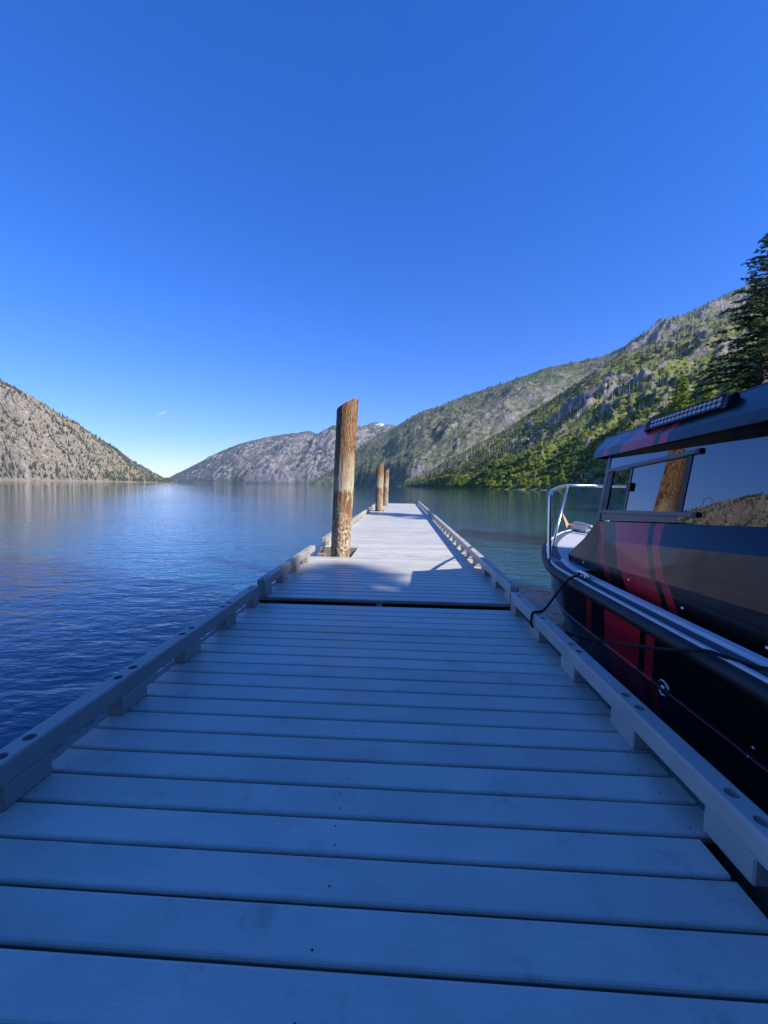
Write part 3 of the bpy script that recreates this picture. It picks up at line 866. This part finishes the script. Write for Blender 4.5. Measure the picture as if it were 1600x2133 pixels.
# windows. port: a big mirror-tinted pane with a slider at its fore end
def on_side(y, t, off=0.0):
    """point on the port window plane, t = 0 at its bottom, 1 at its top"""
    def at(Lx):
        ys_ = [p[1] for p in Lx][::-1]
        return np.array([np.interp(y, ys_, [p[c] for p in Lx][::-1]) for c in (0, 2)])
    b, tp = at(WB), at(WT)
    q = b + (tp - b) * t
    return (float(q[0]) - off, y, float(q[1]))
def side_quad(name, y0, y1, t0, t1, mat, par, off=0.0, depth=0.012, both=False, mirror_=False):
    def t_of(t, y): return t(y) if callable(t) else t
    c = [on_side(y, t_of(t, y), o_) for o_ in (off, off - depth) for (y, t) in ((y0, t0), (y1, t0), (y1, t1), (y0, t1))]
    if mirror_: c = [mir(p) for p in c]
    me = mesh(name, c, [(0, 1, 2, 3), (7, 6, 5, 4), (0, 4, 5, 1), (1, 5, 6, 2), (2, 6, 7, 3), (3, 7, 4, 0)], mat)
    bm = bmesh.new(); bm.from_mesh(me); bmesh.ops.recalc_face_normals(bm, faces=bm.faces); bm.to_mesh(me); bm.free()
    return B(name, me, par)
win = empty('side_window'); win.parent = boat
def tz(z):      # window height fraction for world height z at length y
    def g(y):
        a = on_side(y, 0)[2]; b = on_side(y, 1)[2]
        return (z(y) - a) / (b - a)
    return g
zt = lambda y: 1.858 + (3.85 - y) * 0.094      # underside of the upper slider track
zb = lambda y: 1.505 + (3.76 - y) * 0.045      # top of the lower slider track
side_quad('pane', 2.86, -1.1, 0.015, 0.995, M_glass, win)
side_quad('pane', 3.80, 2.862, tz(lambda y: zt(y) + .012), 0.995, M_glass, win)
side_quad('pane', 3.80, 2.862, 0.015, tz(lambda y: zb(y) - .010), M_wframe, win)
side_quad('sliding_pane', 3.455, 2.862, tz(zb), tz(zt), M_glass, win, -0.004, 0.008)
side_quad('frame', 2.872, 2.826, tz(zb), tz(zt), M_black, win, 0.006, 0.010)
side_quad('frame', 3.80, 3.73, tz(zb), tz(zt), M_black, win, 0.004, 0.016)
side_quad('frame', 3.48, 3.458, tz(zb), tz(zt), M_wframe, win, 0.002, 0.012)
side_quad('track', 3.80, 2.79, tz(zt), tz(lambda y: zt(y) + .030), M_wframe, win, 0.020, 0.03)
side_quad('track', 3.80, 2.71, tz(lambda y: zb(y) - .030), tz(zb), M_wframe, win, 0.020, 0.03)
side_quad('handle', 3.47, 3.42, tz(lambda y: zb(y) + .17), tz(lambda y: zb(y) + .24), M_black, win, 0.02, 0.02)
side_quad('corner_post', 3.85, 3.805, 0.0, 0.998, M_wframe, boat, 0.006, 0.05)
# end stops on the tracks
side_quad('end_stop', 2.79, 2.755, tz(lambda y: zt(y) - .003), tz(lambda y: zt(y) + .032), M_black, win, 0.022, 0.03)
side_quad('end_stop', 2.71, 2.675, tz(lambda y: zb(y) - .032), tz(lambda y: zb(y) + .003), M_black, win, 0.022, 0.03)
# ring on the big pane
c0 = Vector(on_side(2.63, 0.24, 0.003))
ring = [c0 + Vector((0.02 * math.sin(a) * 0.1, 0.036 * math.cos(a), 0.036 * math.sin(a))) for a in [2 * math.pi * k / 28 for k in range(28)]]
B('vent_ring', tube_mesh('vent_ring', ring, .0010, M_wframe, 6, True), win)
# starboard window and windscreen, clear
side_quad('starboard_window', 3.80, -1.1, 0.04, 0.96, M_clear, boat, 0, .006, mirror_=True)
side_quad('corner_post', 3.85, 3.805, 0.0, 0.998, M_wframe, boat, 0.006, 0.05, mirror_=True)
a, b = WB[0], WT[0]
for sgn in (0, 1):
    q = [(a[0] + .05, a[1] + .02, a[2]), (CX - .02, a[1] + .30, a[2]), (CX - .02, b[1] + .22, b[2]), (b[0] + .05, b[1] - .02, b[2])]
    if sgn: q = [mir(p) for p in q]
    q2 = [(p[0], p[1] - .006, p[2]) for p in q]
    me = mesh('windscreen', q + q2, [(0, 1, 2, 3), (7, 6, 5, 4), (0, 4, 5, 1), (1, 5, 6, 2), (2, 6, 7, 3), (3, 7, 4, 0)], M_clear)
    bm = bmesh.new(); bm.from_mesh(me); bmesh.ops.recalc_face_normals(bm, faces=bm.faces); bm.to_mesh(me); bm.free()
    B('windscreen', me)
B('windscreen_post', tube_mesh('windscreen_post', [(CX, a[1] + .31, a[2]), (CX, b[1] + .23, b[2])], .025, M_black, 8))
# helm seat back inside, seen through the open slider
bm = bmesh.new(); add_box(bm, 3.05, 3.55, 2.5, 2.62, 1.0, 1.75, .05, 2); add_box(bm, 3.02, 3.58, 2.5, 3.0, .98, 1.12, .05, 2); add_box(bm, 3.24, 3.36, 2.7, 2.82, .70, .98)
B('helm_seat', bm_mesh('helm_seat', bm, M_dark))

# LED light bar on the port roof edge
lb = empty('light_bar', (2.05, 2.955, 2.252)); lb.parent = boat
lb.rotation_euler = (R(-3.2), R(14), R(0))
bm = bmesh.new()
add_box(bm, -0.005, 0.045, -0.36, 0.36, -0.042, 0.042, .008, 2)
for k in range(24):
    y = -0.345 + 0.03 * k
    add_box(bm, 0.0455, 0.075, y - .005, y + .005, -0.036, 0.036)
link('housing', bm_mesh('housing', bm, M_black), lb)
bm = bmesh.new(); add_box(bm, -0.018, -0.0055, -0.36, 0.36, 0.034, 0.042); add_box(bm, -0.018, -0.0055, -0.36, 0.36, -0.042, -0.034)
add_box(bm, -0.018, -0.0055, -0.36, -0.350, -0.0335, 0.0335); add_box(bm, -0.018, -0.0055, 0.350, 0.36, -0.0335, 0.0335)
link('bezel', bm_mesh('bezel', bm, M_black), lb)
bm = bmesh.new()                                   # one reflector cup
NS = 14
rim, inn = [], []
for k in range(NS):
    a = 2 * math.pi * k / NS
    rim.append(bm.verts.new((-0.014, 0.019 * math.cos(a), 0.0165 * math.sin(a))))
    inn.append(bm.verts.new((-0.0062, 0.006 * math.cos(a), 0.006 * math.sin(a))))
for k in range(NS): bm.faces.new((rim[k], rim[(k + 1) % NS], inn[(k + 1) % NS], inn[k]))
bm.faces.new(inn)
ME_cup = bm_mesh('reflector', bm, M_lamp)
for rr in (-1, 1):
    for k in range(17):
        link('reflector', ME_cup, lb, (0, -0.328 + 0.041 * k, rr * 0.0168))
for sgn in (-1, 1):
    bm = bmesh.new(); add_box(bm, -0.02, 0.06, sgn * 0.385 - .022, sgn * 0.385 + .022, -0.055, 0.03, .01, 2)
    bmesh.ops.create_cone(bm, cap_ends=True, segments=16, radius1=.03, radius2=.026, depth=.05, matrix=Matrix.Translation((0.02, sgn * 0.385, 0.025)) @ Matrix.Rotation(R(90), 4, 'X'))
    link('bracket', bm_mesh('bracket', bm, M_black), lb)

# bow rail
top = [(1.64, 4.26, .90), (1.632, 4.28, 1.20), (1.635, 4.31, 1.55), (1.66, 4.37, 1.635), (1.80, 4.70, 1.672), (2.10, 5.28, 1.712), (2.36, 5.70, 1.742), (2.48, 5.86, 1.750), (2.64, 5.98, 1.750), (3.0, 6.10, 1.748)]
full = smooth_path(top, 5) + [Vector(mir(p)) for p in smooth_path(top, 5)[::-1][1:]]
br = B('bow_rail', tube_mesh('bow_rail', full, .0215, M_alu, 12))
for q in ([(2.46, 5.83, 1.745), (1.99, 5.10, .93)],):
    B('stanchion', tube_mesh('stanchion', q, .017, M_alu, 10), br)
    B('stanchion', tube_mesh('stanchion', [mir(p) for p in q], .017, M_alu, 10), br)
# fittings
def cleat(x, y, z):
    bm = bmesh.new()
    add_tube(bm, smooth_path([(x, y - .11, z + .045), (x, y - .05, z + .055), (x, y + .05, z + .055), (x, y + .11, z + .045)], 4), .013, 8)
    for s_ in (-.035, .035): add_tube(bm, [(x, y + s_, z - .005), (x, y + s_, z + .052)], .012, 8)
    B('cleat', bm_mesh('cleat', bm, M_alu, True))
cleat(1.655, 3.50, .885); cleat(1.655, 0.2, .883)
def disc_fit(name, x, y, z, r, mat, torus=False):
    if torus:
        pts = [(x, y + r * math.cos(a), z + r * math.sin(a)) for a in [2 * math.pi * k / 24 for k in range(24)]]
        bm = bmesh.new(); add_tube(bm, pts, r * .22, 8, True)
        bmesh.ops.create_cone(bm, cap_ends=True, segments=16, radius1=r * .4, radius2=r * .4, depth=.02, matrix=Matrix.Translation((x, y, z)) @ Matrix.Rotation(R(90), 4, 'Y'))
    else:
        bm = bmesh.new(); bmesh.ops.create_uvsphere(bm, u_segments=10, v_segments=6, radius=r, matrix=Matrix.Translation((x, y, z)) @ Matrix.Diagonal((.6, 1, 1, 1)))
    B(name, bm_mesh(name, bm, mat, True))
disc_fit('hull_outlet', 1.672, 2.42, .455, .045, M_alu, True)
for y, z in ((4.0, .945), (3.21, .955), (2.6, .915), (2.0, .90)):
    disc_fit('bolt', 1.882, y, z, .014, M_alu)
for y, z in ((1.80, .50), (1.82, .44)):
    disc_fit('bolt', 1.668, y, z, .010, M_alu)

# anchor on the bow roller
an = empty('anchor', (3.0, 6.5, 1.01), 'small galvanised anchor with an upturned fluke coloured as lit pinkish on the bow', 'anchor')
bm = bmesh.new(); add_box(bm, -.07, -.05, -.30, .30, 0, .09, .004); add_box(bm, .05, .07, -.30, .30, 0, .09, .004); add_box(bm, -.05, .05, -.28, -.10, 0, .05, .004)
link('bow_roller', bm_mesh('bow_roller', bm, M_anchor), an)
bm = bmesh.new(); add_tube(bm, [(0, -.32, .10), (0, .0, .12), (0, .25, .11), (0, .34, .06)], .02, 8); link('shank', bm_mesh('shank', bm, M_anchor, True), an)
bm = bmesh.new()
vs = [bm.verts.new(p) for p in ((-.16, .20, .02), (-.20, .34, .30), (-.05, .36, .06), (.16, .22, .02), (.02, .40, .0), (-.13, .24, .05))]
for q in ((0, 1, 2), (2, 1, 5), (0, 2, 4), (3, 4, 2), (0, 4, 3), (0, 5, 1), (0, 3, 2)):
    try: bm.faces.new([vs[i] for i in q])
    except ValueError: pass
link('fluke', bm_mesh('fluke', bm, M_lit_fluke), an)
bm = bmesh.new(); add_box(bm, .10, .28, -.55, -.25, .0, .10, .02, 2); add_tube(bm, [(.19, -.40, .10), (.19, -.40, .17)], .04, 10); link('windlass', bm_mesh('windlass', bm, M_white), an)

# mooring rope: cleat, over the fender, round the dock rail, back along the boat
rp = smooth_path([(1.66, 3.60, .925), (1.635, 3.54, .93), (1.60, 3.50, .915), (1.545, 3.47, .912), (1.475, 3.44, .870), (1.30, 3.27, .765), (1.19, 3.16, .702), (1.14, 3.13, .697), (1.083, 3.11, .692),
                  (1.071, 3.105, .64), (1.076, 3.10, .585), (1.13, 3.06, .575), (1.19, 3.02, .588), (1.26, 2.86, .622), (1.36, 2.56, .690), (1.47, 2.20, .800), (1.50, 2.00, .880), (1.535, 1.93, .905), (1.585, 1.87, .900), (1.64, 1.79, .897), (1.72, 1.66, .925), (1.76, 1.50, .90)], 6)
o = link('mooring_rope', tube_mesh('mooring_rope', rp, .0095, M_rope, 8))
props(o, 'thin black mooring rope tied from the boat cleat around the dock rail', 'rope')

# ------------------------------------------------------------------ trees near the dock
def fir_meshes(H, r_base, crown0, seed, dens=1.0, droop=0.35, tuft=0.26, needles=M_fir):
    rnd = random.Random(seed)
    bm = bmesh.new()
    add_tube(bm, [(0, 0, -0.6), (0.03, 0, H * .35), (-.04, .03, H * .7), (0, 0, H)], [H * .016, H * .012, H * .007, .012], 10)
    v = []; f = []
    nb = int(H * 7.0 * dens)
    for i in range(nb):
        t = (i + rnd.random()) / nb
        z = crown0 + (H - crown0) * t ** 0.95
        Lb = r_base * (1 - t) ** 0.75 * rnd.uniform(0.55, 1.12) + 0.25
        az = i * 2.399 + rnd.uniform(-.5, .5)
        up = rnd.uniform(0.05, 0.30) + 0.35 * t
        pts = []
        for k in range(6):
            s = k / 5
            pts.append(Vector((math.cos(az) * Lb * s, math.sin(az) * Lb * s, z + Lb * (up * s - droop * s * s * (1.3 - t)))))
        add_tube(bm, pts, [max(.008, .020 * Lb * (1 - s / 5.5)) for s in range(6)], 5, caps=False)
        side = Vector((-math.sin(az), math.cos(az), 0))
        ntw = max(6, int(Lb * 5.5 * dens))
        for j in range(ntw):
            s = 0.15 + 0.85 * (j + rnd.random()) / ntw
            q = s * 5; k = min(4, int(q))
            p = pts[k].lerp(pts[k + 1], q - k)
            sl = (0.22 + 0.42 * Lb * 0.30 * (1.1 - s)) * rnd.uniform(.6, 1.2)
            sgn = rnd.choice((-1, 1))
            dirv = (side * sgn * rnd.uniform(.6, 1) + Vector((math.cos(az), math.sin(az), 0)) * rnd.uniform(.3, .9) + Vector((0, 0, rnd.uniform(-.35, .12)))).normalized()
            nt = max(3, int(sl / 0.075))
            for w in range(nt):
                c = p + dirv * sl * (w + .5) / nt + Vector((rnd.gauss(0, .03), rnd.gauss(0, .03), rnd.gauss(0, .035)))
                a = rnd.uniform(0, 6.28)
                d1 = (dirv + Vector((rnd.gauss(0, .5), rnd.gauss(0, .5), rnd.gauss(0, .35)))).normalized()
                d2 = d1.cross(Vector((math.cos(a), math.sin(a), rnd.uniform(-.6, .6)))).normalized()
                sz = tuft * rnd.uniform(.55, 1.1)
                b0 = len(v)
                v += [tuple(c - d1 * sz * .55), tuple(c + d2 * sz * .16), tuple(c + d1 * sz * .62), tuple(c - d2 * sz * .16)]
                f.append((b0, b0 + 1, b0 + 2, b0 + 3))
    return bm_mesh('trunk', bm, M_bark, True), np_mesh('crown', np.array(v), np.array(f), needles)

def plant_fir(x, y, ms, label, cat='tree', group=None, rz=0.0, sc=1.0, name='fir_tree'):
    root = empty(name, (x, y, shore_z(x, y)), label, cat, group)
    root.rotation_euler = (0, 0, rz); root.scale = (sc, sc, sc)
    link('trunk', ms[0], root); link('crown', ms[1], root)
    return root
fir_a = fir_meshes(19.4, 5.2, 2.0, 5, 1.6, 0.42, 0.34)
plant_fir(24.4, 28.0, fir_a, 'large dark fir tree rising behind the boat at the picture edge', sc=0.93)
sap = fir_meshes(11.5, 1.9, 1.0, 8, 2.2, 0.25, 0.36, M_sapling)
plant_fir(30.8, 45.0, sap, 'young yellow green conifer above the light bar, taller of two', sc=1.17, name='young_conifer')
sap2 = fir_meshes(10.5, 2.2, 1.0, 12, 2.2, 0.25, 0.36, M_sapling)
plant_fir(35.9, 48.0, sap2, 'young yellow green conifer beside the big fir, shorter of two', sc=1.22, name='young_conifer')
# firs on the bank behind the camera: they throw the shade over the near dock; rearmost ones added to cut sky light
fir_b = fir_meshes(21.0, 4.2, 1.5, 21, 1.35, 0.35, 0.55)
for k, (x, y, s_) in enumerate(((14.5, -5.6, 1.0), (18.5, -10.8, 1.12), (13.5, -10.5, 0.95), (18.0, -15.5, 1.1), (13.0, -16.0, 1.0), (21.5, -20.0, 1.2), (16.5, -21.0, 1.1), (23.0, -9.5, 1.2), (16.0, -8.0, 1.05), (11.5, -13.0, .9), (15.5, -13.0, 1.1), (20.5, -13.0, 1.1), (20.0, -17.5, 1.1), (3.0, -20.5, 1.15), (-3.5, -25.5, 1.2), (8.0, -17.5, 1.05), (-9.5, -29.0, 1.2), (-16.0, -32.0, 1.2), (0.5, -27.0, 1.25))):
    plant_fir(x, y, fir_b, 'dense unseen fir tree on the bank shading the near end of the dock', 'tree', 'firs on the bank behind the dock', k * 1.3, s_)
plant_fir(24.4, 2.5, fir_b, 'single tall fir on the bank throwing its tip shadow across the far dock', sc=0.98, rz=0.7)

# ------------------------------------------------------------------ scattered trees and shrubs on the hills
def tri_conifer(seed, levels=5, n=7, H=1.0, R0=0.17):
    rnd = random.Random(seed); v = []; f = []
    for j in range(levels):
        z0 = 0.10 + 0.86 * j / levels; z1 = min(1.0, z0 + 0.86 / levels * 1.75)
        r = R0 * (1 - 0.86 * j / levels) * rnd.uniform(.8, 1.15)
        b = len(v)
        cx, cy = rnd.uniform(-.02, .02), rnd.uniform(-.02, .02)
        v.append((cx, cy, z1))
        for k in range(n):
            a = 2 * math.pi * k / n + j
            rr = r * rnd.uniform(.55, 1.25)
            v.append((cx + math.cos(a) * rr, cy + math.sin(a) * rr, z0 + rnd.uniform(-.05, .04)))
        for k in range(n): f.append((b, b + 1 + k, b + 1 + (k + 1) % n))
    b = len(v)
    for z_, r_ in ((-.08, .018), (.2, .014)):
        for k in range(3): v.append((r_ * math.cos(2.1 * k), r_ * math.sin(2.1 * k), z_))
    for k in range(3):
        f.append((b + k, b + (k + 1) % 3, b + 3 + (k + 1) % 3)); f.append((b + k, b + 3 + (k + 1) % 3, b + 3 + k))
    return np.array(v), np.array(f)
def tri_bush(seed):
    bm = bmesh.new(); bmesh.ops.create_icosphere(bm, subdivisions=1, radius=1.0)
    rnd = random.Random(seed)
    for q in bm.verts: q.co = q.co * rnd.uniform(.6, 1.2); q.co.z = max(-.3, q.co.z * .85 + .35)
    bm.verts.index_update()
    v = np.array([tuple(q.co) for q in bm.verts]) * np.array([.5, .5, .5]); f = np.array([[q.index for q in fc.verts] for fc in bm.faces])
    bm.free(); return v, f
def tri_leafy(seed):
    """crown of many small leaf cards on a lumpy dome, about 1 m wide"""
    rnd = random.Random(seed); v = []; f = []
    for k in range(46):
        d = Vector((rnd.gauss(0, 1), rnd.gauss(0, 1), rnd.gauss(.3, .9))).normalized()
        c = Vector((d.x * .42, d.y * .42, .42 + d.z * .42)) * rnd.uniform(.65, 1.1)
        a = Vector((rnd.gauss(0, 1), rnd.gauss(0, 1), rnd.gauss(0, 1))).normalized()
        a = (a - d * a.dot(d) * .6).normalized(); b = d.cross(a).normalized()
        s = rnd.uniform(.13, .24); i0 = len(v)
        v += [tuple(c + a * s), tuple(c + b * s * .8), tuple(c - a * s), tuple(c - b * s * .8)]
        f += [(i0, i0 + 1, i0 + 2), (i0, i0 + 2, i0 + 3)]
    return np.array(v), np.array(f)
def tri_snag(seed):
    rnd = random.Random(seed); v = []; f = []
    lx, ly = rnd.uniform(-.05, .05), rnd.uniform(-.05, .05)
    def spike(p, q, r):
        b = len(v)
        for k in range(3): v.append((p[0] + r * math.cos(2.1 * k), p[1] + r * math.sin(2.1 * k), p[2]))
        v.append(q)
        for k in range(3): f.append((b + k, b + (k + 1) % 3, b + 3))
    spike((0, 0, -.05), (lx, ly, 1), .016)
    for k in range(6):
        z = rnd.uniform(.35, .9); a = rnd.uniform(0, 6.28); l = .10 * (1.1 - z)
        spike((lx * z, ly * z, z), (lx * z + l * math.cos(a), ly * z + l * math.sin(a), z + .03), .005)
    return np.array(v), np.array(f)
CON = [tri_conifer(k) for k in range(5)]
PIN = [tri_conifer(20 + k, 4, 6, 1.0, 0.27) for k in range(5)]
BSH = [tri_bush(k) for k in range(6)]
LFY = [tri_leafy(k) for k in range(6)]
SNG = [tri_snag(k) for k in range(6)]

EYE = np.array([0, 0, 1.7])
def sample(T, n, wfun, hmin, hmax, vmax=1.0, seed=0):
    g = np.random.default_rng(seed)
    m_ = (T['v'] >= 0.0) & (T['v'] <= vmax) & (T['Z'] > 0.3)
    w = np.where(m_, np.clip(wfun(T), 0, None), 0)
    X, Y, Z = T['X'], T['Y'], T['Z']
    area = (np.hypot(np.gradient(X, axis=1), np.gradient(Y, axis=1)) * np.hypot(np.gradient(X, axis=0), np.gradient(Y, axis=0)))
    w = (w * area)[:-1, :-1].ravel(); w /= w.sum()
    idx = g.choice(len(w), size=n, p=w)
    r, c = np.divmod(idx, X.shape[1] - 1)
    fu, fv = g.random(n), g.random(n)
    P = np.empty((n, 3))
    for k, A in enumerate((X, Y, Z)):
        P[:, k] = (A[r, c] * (1 - fu) + A[r, c + 1] * fu) * (1 - fv) + (A[r + 1, c] * (1 - fu) + A[r + 1, c + 1] * fu) * fv
    h = g.uniform(hmin, hmax, n) * g.uniform(.7, 1.15, n)
    return P, h, g.uniform(0, 6.28, n)

def scatter(P, h, rz, tmpl, mat, single, label, cat, group, n_single, stuff, width=1.0):
    d = np.linalg.norm(P - EYE, axis=1)
    fwd = P[:, 1] * 0.999 - P[:, 0] * 0.045
    ok = (fwd > 1) & (np.abs(P[:, 0] / np.maximum(P[:, 1], 1)) < 1.12)
    size = np.where(ok, h / d, h / d * 1e-3)
    order = np.argsort(-size)
    one, rest = order[:n_single], order[n_single:]
    if n_single:
        ms = [np_mesh(single, v * np.array([width, width, 1.0]), f, mat) for v, f in tmpl]
        for k, i in enumerate(one):
            o = link(single, ms[k % len(ms)], None, P[i])
            o.scale = (h[i],) * 3; o.rotation_euler = (0, 0, rz[i])
            props(o, label, cat, group)
    if len(rest):
        VV = []; FF = []; off = 0
        for t, (v, f) in enumerate(tmpl):
            ids = rest[t::len(tmpl)]
            c, s = np.cos(rz[ids])[:, None], np.sin(rz[ids])[:, None]
            vx = (v[None, :, 0] * c - v[None, :, 1] * s) * width; vy = (v[None, :, 0] * s + v[None, :, 1] * c) * width
            vz = np.broadcast_to(v[None, :, 2], vx.shape)
            A = np.stack([vx, vy, vz], 2) * h[ids][:, None, None] + P[ids][:, None, :]
            VV.append(A.reshape(-1, 3))
            FF.append((f[None] + (np.arange(len(ids)) * len(v))[:, None, None]).reshape(-1, 3) + off)
            off += len(ids) * len(v)
        o = link(stuff[0], np_mesh(stuff[0], np.concatenate(VV), np.concatenate(FF), mat))
        props(o, stuff[1], stuff[2], kind='stuff')

low = lambda T, a, b: 1 - sstep(a, b, T['v'])
# left hill: scattered pines, thicker along some belts and near the water
P, h, r = sample(T_left, 3200, lambda T: 0.25 + 1.6 * sstep(0.05, 0.5, T['hum']) + 1.3 * low(T, 0.0, 0.12), 8, 17, 1.0, 1)
scatter(P, h, r, PIN, M_pine, 'pine_tree', 'small dark pine scattered over the dry left hillside', 'tree', 'pines on the dry hillside', 220,
        ('distant_pines', 'many tiny dark pines covering the dry left hillside', 'trees'))
P, h, r = sample(T_left, 9000, lambda T: 0.4 + sstep(0.0, 0.5, T['hum']), 1.5, 5, 1.0, 2)
scatter(P, h, r, BSH, M_pine, 'shrub', '', '', '', 0, ('hillside_shrubs', 'low dark scrub dotting the dry left hillside', 'shrubs'))
# right hill: shrubs, bright leafy growth by the shore, snags, conifers
P, h, r = sample(T_near, 19000, lambda T: np.clip(1.15 - T['rock'], 0.05, 1) * (0.35 + sstep(0.3, 0.9, T['green'])), 1.6, 4.5, 1.0, 3)
scatter(P, h, r, LFY[:3], M_bush, 'shrub', '', '', '', 0, ('slope_shrubs', 'green brush covering the burnt slope on the far right shore', 'shrubs'))
P, h, r = sample(T_near, 3000, lambda T: low(T, 0.07, 0.17) * (np.linspace(0, 1, T['Z'].shape[1])[None, :] > 0.188) * np.clip(1.3 - T['rock'], 0.0, 1), 2.4, 5.6, 1.0, 4)
scatter(P, h, r, LFY, M_leafy, 'shrub', '', '', '', 0, ('shore_bushes', 'bright green leafy thicket above the water on the right shore', 'bushes'))
P, h, r = sample(T_near, 5600, lambda T: sstep(0.12, 0.35, T['v']) * (0.3 + sstep(-.1, .4, T['hum'])), 7, 14, 1.0, 5)
scatter(P, h, r, SNG, M_snag, 'dead_tree', 'bare grey dead tree trunk on the burnt right slope', 'dead tree', 'burnt trunks on the right slope', 200,
        ('dead_forest', 'countless bare grey burnt trunks standing on the right slope', 'dead trees'))
P, h, r = sample(T_near, 360, lambda T: 0.15 + 2.0 * low(T, 0.02, 0.10) * (np.linspace(0, 1, T['Z'].shape[1])[None, :] > 0.217), 5, 11, 1.0, 6)
scatter(P, h, r, CON, M_conifer, 'conifer_tree', 'dark green conifer standing along the right shoreline', 'tree', 'conifers on the right shore', 90,
        ('slope_conifers', 'small dark conifers dotted over the right slope', 'trees'))
# back mountain: dead forest and belts of conifers
P, h, r = sample(T_back, 5200, lambda T: 0.25 + sstep(0.0, .4, T['hum']) + 0.8 * sstep(.92, 1.0, T['v']), 12, 24, 1.02, 7)
scatter(P, h, r, CON, M_conifer, 'conifer_tree', '', '', '', 0, ('mountain_forest', 'far off dark forest patches on the right mountain', 'trees'))
P, h, r = sample(T_back, 6000, lambda T: 0.3 + sstep(.3, .8, T['v']), 14, 26, 1.02, 8)
scatter(P, h, r, SNG, M_snag, 'dead_tree', '', '', '', 0, ('mountain_dead_forest', 'far off grey burnt forest on the right mountain', 'dead trees'), 1.6)

# thin wisp of cloud low over the far end of the lake
m = Mat('cloud_wisp', 1.0, (0.9, 0.9, 0.9))
tr = m.n.new('ShaderNodeBsdfTransparent'); mx = m.n.new('ShaderNodeMixShader')
wv = m.sep(m.coord('Generated'))
ed = m.math('MULTIPLY', m.ramp(wv[0], [(0.0, 0.0), (0.45, 1.0), (1.0, 0.0)]), m.mrange(m.noise(m.coord('Object', (1, 1, 1)), 0.02, 3, 0.6), 0.3, 0.7, 0.10, 0.5))
m.t.links.new(ed, mx.inputs[0]); m.t.links.new(tr.outputs[0], mx.inputs[1]); m.t.links.new(m.b.outputs[0], mx.inputs[2]); m.t.links.new(mx.outputs[0], m.out.inputs['Surface'])
bm = bmesh.new()
add_tube(bm, smooth_path([(-8249, 12600, 2156), (-8082, 12610, 2252), (-7901, 12620, 2316), (-7687, 12630, 2349)], 8), [8 + 34 * math.sin(math.pi * k / 24) for k in range(25)], 10)
o = link('cloud', bm_mesh('cloud', bm, m.m, True)); props(o, 'small thin white cloud wisp low in the sky over the lake', 'cloud')
